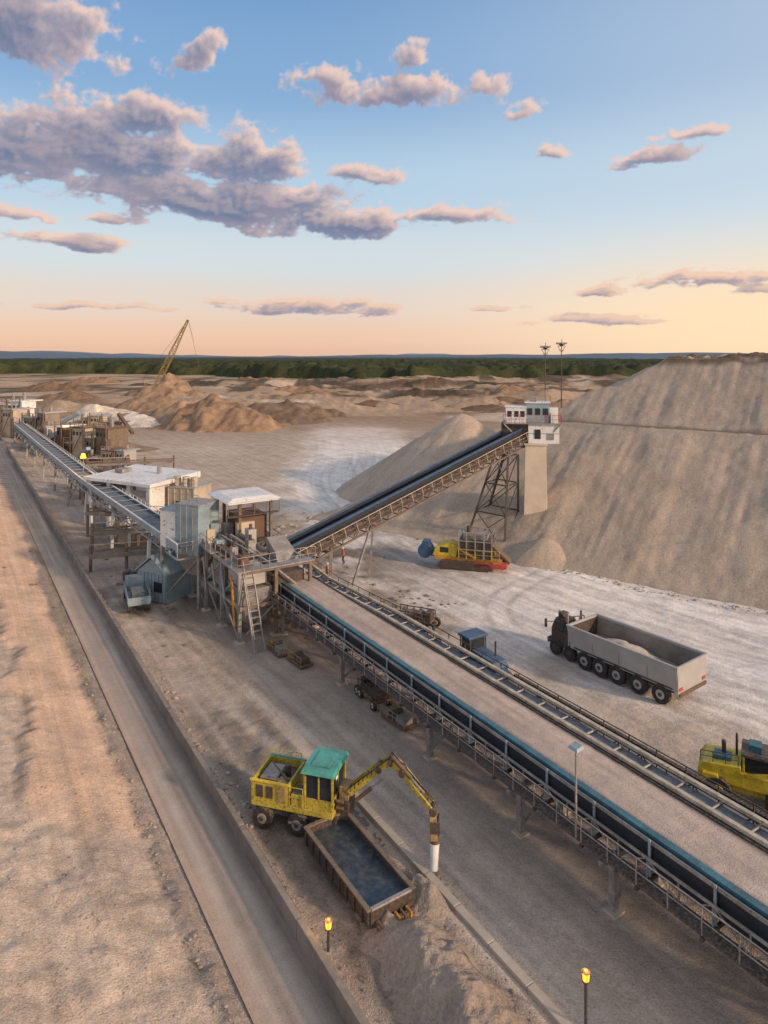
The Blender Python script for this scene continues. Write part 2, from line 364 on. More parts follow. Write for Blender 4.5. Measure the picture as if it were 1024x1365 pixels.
def cone(cx,cy,h,r,ell=0,seed=0):
    def f(A,Bb,Xw,Yw):
        an=np.arctan2(Yw-cy,Xw-cx); rr=np.hypot(Xw-cx,Yw-cy)
        k=h/r; wob=(vn(np.cos(an)*2+5,np.sin(an)*2+5,seed)-.5)*.12*r
        z=h-np.sqrt((rr*k)**2+.3)+wob*rr/r*k
        z+=(afbm(an*9+40,rr*.08,seed+3,4)-.5)*.05*h*np.clip(rr/r*2,0,1)+(fbm(Xw*1.3,Yw*1.3,seed+9,3)-.5)*.02*h
        return z+.0
    return f
stock(em,'gravel_stockpile',12.8,110,-24,24,-24,24,.35,cone(12.8,110,13.2,20.5,0,5),(.49,.40,.32),(.40,.325,.26))
stock(em,'gravel_stockpile',17.4,73.8,-6,6,-6,6,.2,cone(17.6,73.6,2.7,4.3,0,15),(.45,.365,.29),(.38,.305,.24))
bm_=earth('overburden_soil',True,bump=.8,tracks=False,grain=.3,var=.3)
def lumpy(cx,cy,h,rx,ry,seed):
    def f(A,Bb,Xw,Yw):
        wx=(fbm(Xw*.08,Yw*.08,seed+2,4)-.5)*rx*.9; wy=(fbm(Xw*.08,Yw*.08,seed+4,4)-.5)*ry*.9
        rr=np.hypot((Xw-cx+wx)/rx,(Yw-cy+wy)/ry)
        z=h*np.clip(1.05-rr,-1,1)+ (fbm(Xw*.12,Yw*.12,seed,5)-.5)*h*.9*np.clip(1.2-rr,0,1)+(fbm(Xw*.5,Yw*.5,seed+5,3)-.5)*h*.12
        return np.where(rr>1.25,-3,z)-.3
    return f
RB=random.Random(3)
heaps=[(-51,208,11,20,14,(.32,.215,.145),(.18,.12,.08)),(-36,228,7,20,12,(.19,.14,.105),(.11,.08,.06)),(-66,222,8,13,12,(.36,.25,.17),(.2,.135,.09)),(-30,248,6,22,10,(.22,.16,.12),(.13,.095,.07)),
      (-98,236,5.0,17,14,(.60,.54,.47),(.36,.29,.23)),(-90,262,7,26,10,(.3,.21,.145),(.17,.12,.085)),(-80,218,3.5,20,9,(.68,.62,.56),(.36,.29,.24)),(-122,262,5,18,10,(.36,.28,.21),(.22,.165,.12)),(60,330,7,30,14,(.28,.19,.13),(.16,.115,.08)),(-106,330,13,26,16,(.32,.22,.15),(.2,.14,.1)),(-70,232,4,30,8,(.28,.2,.14),(.13,.1,.07)),(70,240,6,22,12,(.3,.22,.15),(.2,.14,.1)),
      (-95,160,2.6,9,6,(.5,.42,.36),(.2,.15,.12)),(-78,176,3,10,6,(.42,.3,.2),(.2,.14,.1)),(-62,160,2.2,9,5,(.26,.2,.15),(.15,.11,.08))]
for i in range(20):
    g=RB.uniform(.4,1.05); y=RB.uniform(270,560); heaps.append((RB.uniform(-.5,.3)*y,y,RB.uniform(3,7),RB.uniform(14,45),RB.uniform(9,16),(.32*g,.215*g,.145*g),(.16*g,.11*g,.075*g)))
for i,(cx,cy,h,rx,ry,c1,c2) in enumerate(heaps):
    m_=max(rx,ry)*1.35
    stock(bm_,'spoil_heap',cx,cy,-m_,m_,-m_,m_,max(.6,m_/45),lumpy(cx,cy,h,rx,ry,200+i*11),c1,c2)
def gp(A,Bb,Xw,Yw):
    s_=U.x*Xw+U.y*Yw; t_=V.x*Xw+V.y*Yw
    z=1.25*np.exp(-(((s_-18.2)/4.2)**2+((t_-14.4)/1.25)**2))+.85*np.exp(-(((s_-22.3)/1.1)**2+((t_-16.2)/.6)**2))+.5*np.exp(-(((s_-14)/3)**2+((t_-13.2)/1.2)**2))
    return z+(fbm(Xw*1.5,Yw*1.5,301,5)-.5)*.75*np.clip(z*1.6,0,1)+(vn(Xw*7,Yw*7,309)-.5)*.06-.12
stock(em,'gravel_pile',2,24,-9,9,-12,12,.08,gp,(.33,.27,.225),(.21,.17,.145))
def rub(name,mat,n,fn,r0,r1):
    b=B(name)
    for i in range(n):
        x,y=fn(); r=R.uniform(r0,r1)*R.choice([.4,.5,.7,1]); b.rock(x,y,gz(x,y)+r*.1,r,mat)
    b.done()
def st2(s0,s1,t0,t1):
    def f():
        s=R.uniform(s0,s1);t=R.uniform(t0,t1)*1.0; p=U*s+V*t; return p.x,p.y
    return f
rk=M('rock',(.42,.34,.27),.95,0,.5,bump=.5); rk2=M('dark_rock',(.19,.15,.13),.95,0,.4,bump=.5)
rub('rubble',rk,200,st2(30,52,11.3,12.4),.04,.2)
rub('rubble',rk2,900,st2(10,32,11.4,16.5),.02,.10)
rub('rubble',rk,700,st2(8,60,7.3,8.2),.03,.12)
rub('rubble',rk2,300,lambda:(R.gauss(-15,8),R.gauss(68,7)),.08,.35)
rub('rubble',rk,120,lambda:(R.gauss(-12,6),R.gauss(86,5)),.15,.6)
rub('rubble',rk2,90,lambda:(R.gauss(1,3),R.gauss(60,1.2)),.08,.3)
rub('rubble',rk,400,lambda:(17.8+(a:=R.uniform(-8,45))*.787+R.gauss(-.6,.5),70.2-a*.617+R.gauss(-.8,.5)),.04,.25)
rub('rubble',rk,2200,st2(10,38,.5,7.5),.02,.08)
rub('rubble',rk2,600,st2(10,38,.5,7.5),.02,.06)
# ---------------------------------------------------------------- near belt conveyor
b=B('belt_conveyor',ST); s0,s1=3,55
b.box(s0,s1,22.66,25.25,3.55,3.72,beltm)
b.box(s0,s1,22.34,22.66,3.30,3.86,teal)
b.box(s0,s1,22.24,22.34,2.62,3.72,navy)
b.box(s0,s1,22.19,22.24,3.60,3.76,steel)
b.box(s0,s1,25.25,25.33,3.2,3.8,dsteel)
b.box(s0,s1,22.34,25.25,2.5,2.6,dsteel)
for t in (22.0,25.1): b.truss((s0,t,2.35),(s1,t,2.35),.8,steel if t<23 else dsteel,1.3,.07)
b.box(s0,s1,21.35,22.05,2.38,2.43,dsteel)
b.rail((s0,21.35,2.43),(s1,21.35,2.43),1.0,steel,1.3,.045)
s=s0
while s<s1:
    b.beam((s,21.3,2.3),(s,25.2,2.3),.12,.14,dsteel); b.beam((s,22.14,2.4),(s,22.14,3.8),.07,.1,lblue)
    b.cyl((s+.6,22.4,2.95),(s+.6,25.1,2.95),.09,dsteel,n=8); s+=2.6
for s in (8,17.6,22.8,29.8,39.7,49.3):
    for t in (22.1,24.9):
        b.beam((s,t,0),(s,t,2.3),.28,.28,steel); b.box(s-.3,s+.3,t-.3,t+.3,-.05,.1,concrete)
    b.beam((s,22.1,.3),(s,24.9,2.1),.1,.1,steel); b.beam((s,21.3,2.2),(s,25.3,2.2),.2,.2,steel)
    b.beam((s,22.1,1.5),(s+1.0,22.1,2.3),.08,.08,steel); b.beam((s,22.1,1.5),(s-1.0,22.1,2.3),.08,.08,steel)
b.done(.01)
A,Bb=np.meshgrid(np.arange(3,55,.14),np.arange(22.66,25.26,.1))
Zb=3.70+.10*np.sin(np.clip((Bb-22.72)/2.53,0,1)*math.pi)*fbm(A*.4,Bb*.6,400,4)+ (fbm(A*2,Bb*2,402,3)-.5)*.05
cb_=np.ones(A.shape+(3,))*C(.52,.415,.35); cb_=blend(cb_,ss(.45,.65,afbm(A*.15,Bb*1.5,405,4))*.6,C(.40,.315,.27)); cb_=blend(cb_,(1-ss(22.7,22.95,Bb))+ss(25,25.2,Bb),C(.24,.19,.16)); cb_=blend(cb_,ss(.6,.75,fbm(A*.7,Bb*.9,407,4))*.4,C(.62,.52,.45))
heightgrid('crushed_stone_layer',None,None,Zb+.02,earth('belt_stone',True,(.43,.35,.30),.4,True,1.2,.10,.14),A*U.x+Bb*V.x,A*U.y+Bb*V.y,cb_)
def zc(s): return 3.85 if s<40 else (3.85-(s-40)*.04 if s<50 else 3.45+(s-50)*.085)
b=B('belt_conveyor',ST)
seg=[3,12,21,30,40,45,50,58,67]
for a,c in zip(seg[:-1],seg[1:]):
    za,zb=zc(a),zc(c)
    for t,m in ((25.55,cream),(26.65,cream)): b.beam((a,t,za),(c,t,zb),.20,.16,m)
    b.beam((a,26.1,za-.25),(c,26.1,zb-.25),.9,.06,bbelt)
    for t in (25.5,26.7): b.truss((a,t,za-1.1),(c,t,zb-1.1),.95,dsteel if a<50 else brown,1.2,.08)
    b.box(a,c,27.0,27.5,min(za,zb)-1.12,min(za,zb)-1.08,dsteel)
    b.rail((a,27.5,za-1.08),(c,27.5,zb-1.08),1.0,dsteel if a<50 else brown,1.5,.05)
s=3
while s<66:
    z=zc(s); b.cyl((s,25.6,z-.12),(s,26.6,z-.12),.05,steel,n=6); b.beam((s,25.5,z-.3),(s,25.5,z+.04),.08,.1,cream)
    b.beam((s,25.4,z-1.15),(s,27.6,z-1.15),.1,.1,dsteel); s+=1.6
for s in (8,17,26,35,44,52,60):
    z=zc(s)
    for t in (25.5,26.8): b.beam((s,t,0),(s,t,z-1.1),.22,.22,dsteel)
    b.beam((s,25.5,.3),(s,26.8,z-1.3),.09,.09,dsteel)
b.done(.01)
b=B('low_belt_conveyor',ST)
b.box(3,31,27.75,28.15,1.0,2.05,teal); b.box(3,31,28.15,29.9,1.65,1.75,gbelt); b.box(3,31.5,29.9,30.15,.1,1.9,rubber); b.box(3,31,27.9,29.9,.9,1.0,dsteel)
s=4
while s<31:
    for t in (28,29.8): b.beam((s,t,0),(s,t,1.5),.14,.14,dsteel)
    b.cyl((s,28.2,1.45),(s,29.9,1.45),.08,steel,n=8); s+=2.2
b.cyl((31.3,28.15,1.4),(31.3,29.85,1.4),.38,rusty,n=16)
b.done(.015)
b=B('walkway_lamp',ST); b.cyl((18.9,21.4,2.4),(18.9,21.4,5.9),.05,steel,.04,8); b.beam((18.9,21.4,5.85),(19.2,21.65,5.95),.05,.05,steel)
b.hexa([(18.8,21.35,5.9),(19.3,21.35,5.9),(19.3,21.8,5.97),(18.8,21.8,5.97),(18.85,21.4,6.02),(19.25,21.4,6.02),(19.25,21.75,6.08),(18.85,21.75,6.08)],lblue); b.done()
# ---------------------------------------------------------------- inclined conveyor
P0=Vector((-8.9,60.0,4.2)); P1=Vector((16.6,80.8,12.9))
d3=(P1-P0); L=d3.length; d3.normalize(); cc=Vector((.634,-.775,0)); zz=d3.cross(cc); zz=zz if zz.z>0 else -zz
IN=Matrix(((d3.x,cc.x,zz.x,P0.x),(d3.y,cc.y,zz.y,P0.y),(d3.z,cc.z,zz.z,P0.z),(0,0,0,1)))
b=B('inclined_conveyor',IN)
b.box(0,L,-.85,.85,.25,.32,rubber)
for y in (-.95,.95): b.box(0,L,y-.06,y+.06,.1,.9,navy); b.box(0,L,y-.13,y+.13,.9,1.0,blue)
b.box(0,L,-.12,.12,.32,.62,blue); b.box(0,L,1.01,1.06,.1,.85,navy)
for y in (-1.0,1.0): 
    n=24
    b.beam((0,y,-1.25),(L,y,-1.25),.16,.16,brown); b.beam((0,y,-.05),(L,y,-.05),.16,.16,brown)
    for i in range(n):
        x0=L*i/n;x1=L*(i+1)/n
        b.beam((x0,y,-1.25),(x0,y,0),.09,.09,brown); b.beam((x0,y,-1.25 if i%2 else 0),(x1,y,0 if i%2 else -1.25),.08,.08,brown)
n=24
for i in range(n+1):
    x=L*i/n; b.beam((x,-1,-1.25),(x,1,-1.25),.1,.1,brown); b.beam((x,-1.,0),(x,1.8,0),.1,.1,brown); b.cyl((x,-.8,.18),(x,.8,.18),.09,steel,n=6)
    b.beam((x,1.8,-.3),(x,1.8,.6),.05,.05,cream); b.beam((x,1.08,-.8),(x,1.8,-.3),.06,.06,brown)
b.box(0,L,1.1,1.8,-.35,-.3,brown); b.beam((0,1.8,.6),(L,1.8,.6),.06,.06,cream); b.beam((0,1.8,.15),(L,1.8,.15),.05,.05,brown)
b.cyl((.2,-.9,.0),(.2,.9,0),.4,dsteel,n=14); b.cyl((L,-.9,.0),(L,.9,0),.45,dsteel,n=14)
b.X=Matrix()
b.beam((-4.9,62.2,0),(-4.9,62.2,4.6),.28,.28,steel); b.beam((-6.2,64.0,0),(-6.2,64.0,4.6),.28,.28,steel); b.beam((-4.9,62.2,3.8),(-6.2,64,3.8),.2,.2,steel)
b.beam((-1.5,67.2,0),(-1.0,66.7,6.2),.2,.2,steel); b.beam((-3,65,0),(-1,66.7,6.2),.18,.18,steel)
b.done(.01)
ft=[(9.7,80.0),(13.6,76.2),(12.2,84.2),(16.0,80.6)]; tp=[(13.0,79.4),(14.3,77.8),(14.4,80.6),(15.7,79.0)]
b=B('steel_trestle')
F_=[Vector((x,y,0)) for x,y in ft]; T_=[Vector((x,y,10.5)) for x,y in tp]
for i in range(4): b.beam(F_[i],T_[i],.22,.22,dsteel); b.box(F_[i].x-.4,F_[i].x+.4,F_[i].y-.4,F_[i].y+.4,-.1,.25,concrete)
lv=[0,.36,.68,1]
for i,j in ((0,1),(0,2),(1,3),(2,3)):
    for k in range(3):
        a=F_[i].lerp(T_[i],lv[k]);c=F_[j].lerp(T_[j],lv[k]);e=F_[i].lerp(T_[i],lv[k+1]);g=F_[j].lerp(T_[j],lv[k+1])
        b.beam(e,g,.13,.13,dsteel); b.beam(a,g,.09,.09,dsteel)
        if (i,j)==(0,1): b.beam(c,e,.09,.09,dsteel)
b.done()
pil=M('pale_concrete',(.66,.57,.45),.85,0,.2,scale=.5,var=.1,bump=.2)
b=B('concrete_pillar',TR(17.9,79.8,0,-12)); b.hexa([(-1.4,-1.2,-.2),(1.4,-1.2,-.2),(1.4,1.2,-.2),(-1.4,1.2,-.2),(-1.2,-1.1,11.6),(1.2,-1.1,11.6),(1.2,1.1,11.6),(-1.2,1.1,11.6)],pil)
b.box(-1.35,1.35,-1.25,1.25,11.6,11.85,pil); b.done(.05)
b=B('conveyor_head_house',TR(17.6,80.2,0,-10))
b.box(-.5,3.0,-1.6,1.6,11.85,14.1,white); b.box(-.52,3.02,-1.62,1.62,13.0,13.08,steel)
b.box(.2,.9,-1.66,-1.6,12.4,13.5,glass); b.box(1.6,2.4,-1.66,-1.6,12.3,13.0,steel)
b.box(-3.4,3.2,-1.9,1.9,14.1,14.22,steel)
b.box(-3.1,-.8,-1.3,1.4,14.22,16.0,white); b.box(-.8,1.9,-.9,1.4,14.22,16.5,lblue); b.box(-3.2,-.7,-1.4,1.5,16.0,16.12,white); b.box(-.9,2.1,-1.05,1.5,16.5,16.62,white)
for x in (-2.9,-2.1,-1.4): b.box(x,x+.5,-1.34,-1.3,14.9,15.6,glass)
for x in (-.6,.3,1.2): b.box(x,x+.6,-.94,-.9,15.1,15.9,glass)
b.box(-3.14,-3.1,-.9,.9,14.9,15.6,glass)
b.rail((-3.4,-1.9,14.2),(3.2,-1.9,14.2),1.0,red,.9,.05); b.rail((3.2,-1.9,14.2),(3.2,1.9,14.2),1.0,red,.9,.05); b.rail((-3.4,-1.9,14.2),(-3.4,1.9,14.2),1.0,steel,.9,.05)
b.rail((-.9,-1.05,16.6),(2.1,-1.05,16.6),.7,steel,.8,.04); b.rail((2.1,-1.05,16.6),(2.1,1.5,16.6),.7,steel,.8,.04)
b.box(2.1,2.9,-1.2,-.2,14.22,15.4,white); b.box(2.0,3.0,.1,1.2,14.22,15.9,white)
b.cyl((1.5,0,16.6),(1.5,0,18),.04,steel,n=6); b.box(-.2,.5,0,.7,16.62,17.1,steel)
b.box(-3.6,-.5,-1.2,1.2,12.4,14.1,dsteel)
b.beam((-3.3,-1.8,14.1),(-1.0,-1.1,11.7),.14,.14,steel); b.beam((3.1,-1.8,14.1),(1.0,-1.1,11.7),.14,.14,steel)
b.done(.02)
# ---------------------------------------------------------------- transfer tower & plant
b=B('transfer_tower',ST)
ss_=[49.5,53.5,57.5,61.5]; ts_=[18.6,21.6,24.6]
for s in ss_:
    for t in ts_:
        top=9.0 if s>56 and t>20 else 5.4
        b.beam((s,t,0),(s,t,top),.26,.26,steel if t<20 else brown)
        b.box(s-.35,s+.35,t-.35,t+.35,-.1,.15,concrete)
for z in (2.6,5.3):
    for s in ss_: b.beam((s,18.6,z),(s,24.6,z),.2,.24,brown)
    for t in ts_: b.beam((49.5,t,z),(61.5,t,z),.2,.24,steel)
for i in range(3):
    a,c=ss_[i],ss_[i+1]
    for t in (18.6,24.6): b.beam((a,t,.1),(c,t,2.6),.12,.12,steel); b.beam((c,t,2.6),(a,t,5.3),.12,.12,lblue)
b.beam((49.5,18.6,.1),(49.5,21.6,2.6),.12,.12,steel); b.beam((49.5,24.6,2.6),(49.5,21.6,5.3),.12,.12,steel)
b.box(49.2,53,18.3,20.2,5.42,5.5,steel); b.box(55.5,61.8,18.3,20.2,5.42,5.5,steel); b.box(57,61.8,20.2,24.9,5.42,5.5,dsteel); b.box(49.2,50.2,20.2,24.9,5.42,5.5,steel)
b.rail((49.2,18.3,5.5),(61.8,18.3,5.5),1.1,steel,1.2); b.rail((49.2,18.3,5.5),(49.2,24.9,5.5),1.1,steel,1.2); b.rail((49.2,20.2,5.5),(57,20.2,5.5),1.1,brown,1.2)
b.box(57,62.2,20.4,25.2,8.95,9.1,white); b.hexa([(56.8,20.2,9.12),(62.4,20.2,9.12),(62.4,25.4,9.12),(56.8,25.4,9.12),(57.5,21,9.4),(61.7,21,9.4),(61.7,24.6,9.4),(57.5,24.6,9.4)],white)
b.box(58,61.2,21.8,24.4,5.5,7.6,rusty); b.box(57.4,58,21.4,23,5.5,7.2,beige); b.box(59,60,20.8,21.6,5.5,6.8,steel)
b.rail((57,20.4,7.9),(57,25.2,7.9),1.0,brown,1.0); b.box(57,57.6,20.4,25.2,7.8,7.88,dsteel)
b.hexa([(50.5,19.5,1.0),(52.5,19.5,1.0),(52.5,21.2,1.0),(50.5,21.2,1.0),(49.9,18.9,3.8),(53.1,18.9,3.8),(53.1,21.5,3.8),(49.9,21.5,3.8)],steel)
b.box(50,53,22,24.3,2.75,4.6,dsteel); b.box(54,57,19,21.3,2.75,4.6,conc2); b.box(50.3,52.8,18.9,21.2,4.0,5.2,alum)
b.hexa([(51,22.6,3.9),(54,22.6,3.9),(54,25,3.9),(51,25,3.9),(52.6,22.9,5.6),(54.5,22.9,6.4),(54.5,24.6,6.4),(52.6,24.6,5.6)],steel)
for (x,y,w_,h_,m_) in ((50.2,19,.8,.9,rusty),(51.6,18.8,.6,1.3,steel),(56,19,1,.8,lblue),(58.5,19,.9,1.2,beige),(60.4,19.2,1.2,.8,rusty),(53.8,21,.8,1.0,steel),(55.3,21.6,.9,1.5,alum)):
    b.box(x,x+w_,y,y+w_*.8,5.5,5.5+h_,m_); b.cyl((x+w_*.5,y+w_*.4,5.5+h_),(x+w_*.5,y+w_*.4,5.9+h_),.14,dsteel,n=8)
b.beam((56.5,19.0,5.9),(50,21.6,4.3),.5,.5,dsteel); b.beam((56.5,19.6,6.6),(50,22.2,5.0),.1,.1,lblue)
b.beam((57,21,6.2),(52.5,23.6,4.2),1.0,.2,bbelt)
for y in (-.55,.55): b.beam((57,21+y*.8,6.35),(52.5,23.6+y*.8,4.35),.08,.3,cream)
for i in range(5): b.cyl((50+i*2.3,18.4,R.uniform(1,3)),(50.8+i*2.3,18.4,R.uniform(3,5)),.1,R.choice([steel,lblue,orange]),n=8)
for k in range(14):
    s=R.uniform(50,60); t=R.uniform(18.9,24); z=R.choice([0.1,2.75]); w_=R.uniform(.4,1.1); b.box(s,s+w_,t,t+w_*.8,z,z+R.uniform(.5,1.6),R.choice([ochre,steel,rusty,lblue,cream]))
for i in range(12): b.box(47.2+i*.2,47.4+i*.2,18.9,19.7,i*.44,i*.44+.06,steel)
b.beam((47.2,18.9,0),(49.6,18.9,5.3),.08,.2,steel); b.beam((47.2,19.7,0),(49.6,19.7,5.3),.08,.2,steel); b.beam((47.2,18.9,1),(49.6,18.9,6.3),.05,.05,steel)
b.done(.012)
b=B('feed_hopper',TR(-17.0,60.6,0,-25))
b.box(-1.0,1.6,-1.4,1.4,4.6,8.9,lblue); b.hexa([(-.4,-.6,2.6),(.8,-.6,2.6),(.8,.6,2.6),(-.4,.6,2.6),(-1.0,-1.4,4.6),(1.6,-1.4,4.6),(1.6,1.4,4.6),(-1.0,1.4,4.6)],steel)
b.box(-2.9,-1.05,-1.2,1.2,4.9,8.2,white); b.box(-2.95,-1.0,-1.3,1.3,8.2,8.35,lblue)
for x in (-.4,.3,1.0): b.box(x-.03,x+.03,-1.47,-1.4,4.6,8.9,steel)
b.box(-1.05,1.65,-1.45,1.45,8.9,9.0,steel); b.rail((-1,-1.4,9),(1.6,-1.4,9),.9,steel,.8)
for x in (-2.7,1.5):
    for y in (-1.2,1.2): b.beam((x,y,0),(x,y,5),.24,.24,steel)
b.beam((-2.7,-1.2,.2),(1.5,-1.2,4.4),.12,.12,steel)
b.done(.015)
q0=Vector((-16.9,58.6,5.0)); q1=Vector((-40.5,92,4.9)); q2=Vector((-92,170,4.4))
b=B('elevated_conveyor')
for a,c in ((q0,q1),(q1,q2)):
    dd=(c-a); LL=dd.length; dd.normalize(); nn=Vector((dd.y,-dd.x,0)).normalized()
    if nn.x<0: nn=-nn
    X_=Matrix(((dd.x,nn.x,0,a.x),(dd.y,nn.y,0,a.y),(dd.z,nn.z,1,a.z),(0,0,0,1))); b.X=X_
    b.box(0,LL,-.8,.8,.55,.62,bbelt)
    for y in (-1.05,1.05):
        b.truss((0,y,-.5),(LL,y,-.5),1.3,lblue,2.0,.1)
        b.box(0,LL,y-.05,y+.05,.2,.8,teal if y>0 else lblue); b.box(0,LL,y-.08,y+.08,.82,.9,white)
    b.box(0,LL,1.1,1.8,-.45,-.4,steel); b.rail((0,1.8,-.4),(LL,1.8,-.4),1.1,white,1.6,.05)
    k=0
    while k<LL: b.beam((k,-1.05,-.5),(k,1.8,-.5),.12,.12,steel); b.beam((k,-1.05,.9),(k,1.05,.9),.07,.05,steel); k+=3
    k=9
    while k<LL:
        for y in (-1.0,1.0): b.beam((k,y,-a.z-.1),(k,y*.8,-.5),.3,.3,white if a is q0 else steel)
        b.beam((k,-1,-3.8),(k,1,-.6),.12,.12,steel); b.beam((k,1,-3.8),(k,-1,-.6),.12,.12,steel); k+=14
b.done(.01)
for (x,y,z0,z1) in ((-42.3,95,5.4,7.7),(-62,146.5,8,10),(-70,150,0,6)):
    b=B('warning_lamp',TR(x,y,0)); r_=.40 if y==95 else .25
    b.cyl((0,0,z0),(0,0,z1),.06,steel,n=8); b.box(-.25,.25,-.2,.2,z1-.1,z1,dsteel); b.cyl((0,-.05,z1),(0,-.05,z1+r_*1.5),r_,lampm,r_*.6,12); b.done()
    l=bpy.data.lights.new('warning_light','POINT'); l.energy=400; l.color=(1,.5,.12); l.shadow_soft_size=.4
    lo=bpy.data.objects.new('warning_light',l); lo.location=(x,y-.8,z1+.9); scene.collection.objects.link(lo)
b=B('storage_building',TR(-31.5,88,0,-28))
for x in (-5.2,-1.8,1.8,5.2):
    for y in (-3.6,3.6): b.box(x-.3,x+.3,y-.3,y+.3,0,6.1,white)
b.hexa([(-6,-4.3,6.1),(6,-4.3,6.1),(6,4.3,6.1),(-6,4.3,6.1),(-6,-4.3,6.5),(6,-4.3,6.5),(6,4.3,6.9),(-6,4.3,6.9)],white)
b.box(-5.0,1.2,-1.5,3.3,0,6.0,beige); b.box(2.5,5.0,-3.3,3.3,2.6,6.05,white); b.box(-4.6,-2.6,-1.56,-1.5,1.0,3.2,dsteel); b.box(-2,0,-1.56,-1.5,3.4,4.6,glass)
b.box(-5.2,5.2,-3.6,-3.4,4.7,5.4,alum); b.beam((-5.2,-3.6,2.4),(5.2,-3.6,2.4),.25,.3,rusty)
b.box(-4,-2.6,-1,0.6,6.7,7.2,steel); b.cyl((2,1,6.7),(2,1,7.6),.3,steel); b.done(.02)
b=B('silo_house',TR(-24.6,85.6,0,-20))
b.box(-1.9,1.9,-1.8,1.8,0,5.6,beige); b.box(-2.0,2.0,-1.9,1.9,5.6,5.75,alum)
for x in (-1.3,0,1.2): b.cyl((x,-.8,5.75),(x,-.8,6.9),.45,cream,n=12)
for x in (-1.9,-1,0,1,1.85): b.box(x-.06,x+.06,-1.88,-1.8,0,5.6,cream)
b.box(-1.2,-.3,-1.85,-1.8,2.9,4,glass); b.box(.3,1.2,-1.85,-1.8,2.9,4,glass); b.rail((-2,-1.9,5.75),(2,-1.9,5.75),1,brown,.8); b.done(.02)
b=B('pipe_gantry')
for (x0,y0,x1,y1,z) in ((-32,74,-18,78,2.6),(-30,69,-20,72,1.6),(-36,82,-24,80,3.0),(-42,100,-30,104,2.5),(-52,118,-38,122,3)):
    b.beam((x0,y0,z),(x1,y1,z),1.2,.35,conc2); b.beam((x0,y0,z+.5),(x1,y1,z+.5),.2,.2,brown)
    for k in (0,.33,.66,1):
        x=x0+(x1-x0)*k;y=y0+(y1-y0)*k; b.beam((x,y,0),(x,y,z+1.1),.25,.25,brown)
    b.beam((x0,y0,z+1.1),(x1,y1,z+1.1),.08,.08,cream)
b.done()
for (x,y,w,h,m1) in ((-27,76,2.4,2.2,dsteel),(-22.5,73.5,2.0,2.6,rusty),(-29.5,79,2.6,3,beige),(-21,79,2.2,2.5,brown),(-18,84,2.2,2.5,cream),(-45,108,3,3,rusty),(-50,112,3,4,beige),(-38,108,3,2.6,dsteel),(-15,76,2,2,dsteel),(-13,73,1.6,1.8,cream)):
    b=B('pump_unit',TR(x,y,0,R.uniform(-40,0))); b.box(-w/2,w/2,-.8,.8,.2,h*.6,m1); b.cyl((-w/3,0,h*.6),(-w/3,0,h),.35,steel); b.cyl((w*.1,-.6,h*.75),(w*.1,.6,h*.75),.4,m1); b.box(-w/2-.2,w/2+.2,-1,1,0,.2,conc2); b.beam((w/2,0,h*.5),(w/2+1.2,.4,.3),.15,.15,steel); b.done(.02)
b=B('blue_shed',TR(-20.0,62.4,0,-28))
b.box(-1.8,1.8,-1.9,1.9,0,2.5,lblue)
b.prism([(-2.0,2.45),(0,3.95),(2.0,2.45),(2.0,2.6),(0,4.12),(-2.0,2.6)],-2.1,2.1,lblue); b.prism([(-1.8,2.5),(0,3.85),(1.8,2.5)],-1.9,1.9,lblue)
for i in range(9): b.box(-1.8+i*.44,-1.76+i*.44,-1.94,-1.9,0,2.5,bbelt)
b.box(-1.94+.1,-1.8,-.5,.5,0,2.0,dsteel); b.box(.3,1.3,-1.96,-1.9,.9,1.8,glass); b.done(.015)
b=B('flatbed_truck',TR(-21.9,59.8,0,115))
b.box(-2.4,1.2,-.9,.9,.75,.95,lblue); b.box(-2.4,1.2,-.95,-.85,.95,1.45,lblue); b.box(-2.4,1.2,.85,.95,.95,1.45,lblue); b.box(-2.5,-2.4,-.95,.95,.95,1.45,lblue)
b.prism([(1.3,.6),(2.9,.6),(2.9,1.35),(2.3,1.5),(1.95,2.15),(1.3,2.15)],-.85,.85,lblue); b.prism([(2.36,1.52),(2.03,2.08),(2.06,2.1),(2.4,1.54)],-.75,.75,glass); b.box(1.45,1.9,-.87,.87,1.5,2.0,glass)
for x in (-1.7,2.1):
    for y in (-.8,.8): b.wheel(x,y,.42,.42,.28)
b.box(-1.6,.2,-.5,.5,.95,1.6,steel); b.rail((-2.4,-.9,1.45),(1.2,-.9,1.45),.4,steel,.6,.04); b.done(.03)
def plant(x,y,deg,sc,seed):
    r=random.Random(seed); b=B('processing_plant',TR(x,y,0,deg)@Matrix.Scale(sc,4))
    ms=[beige,cream,rusty,brown,conc2,alum,white]
    xx=-8
    while xx<7:
        w=r.uniform(2,4.5);h=r.uniform(3,7);z0=r.choice([0,0,1.8,2.5]);m=r.choice(ms)
        b.box(xx,xx+w,-2.5,r.uniform(1,3),z0,h,m); b.box(xx-.2,xx+w+.2,-2.8,3.1,h,h+.25,r.choice([alum,white,rusty]))
        for k in range(int(w/1.1)): b.box(xx+.3+k*1.1,xx+.9+k*1.1,-2.56,-2.5,h-1.6,h-.8,glass)
        for q in (0,w): b.beam((xx+q,-3,0),(xx+q,-3,h+1.2),.22,.22,brown)
        b.rail((xx,-3,h+.25),(xx+w,-3,h+.25),1,r.choice([brown,ochre,cream]),1.2,.09); b.beam((xx,-3,.2),(xx+w,-3,h),.15,.15,brown)
        if r.random()<.6: b.cyl((xx+w/2,0,h),(xx+w/2,0,h+r.uniform(1,2.5)),.4,steel)
        xx+=w+r.uniform(-.2,1)
    b.beam((-8,0,6),(-18,r.uniform(-4,4),1),1.2,.9,r.choice([brown,lblue])); b.beam((6,0,6),(15,-7,.8),1.0,.8,rusty); b.done(.02)
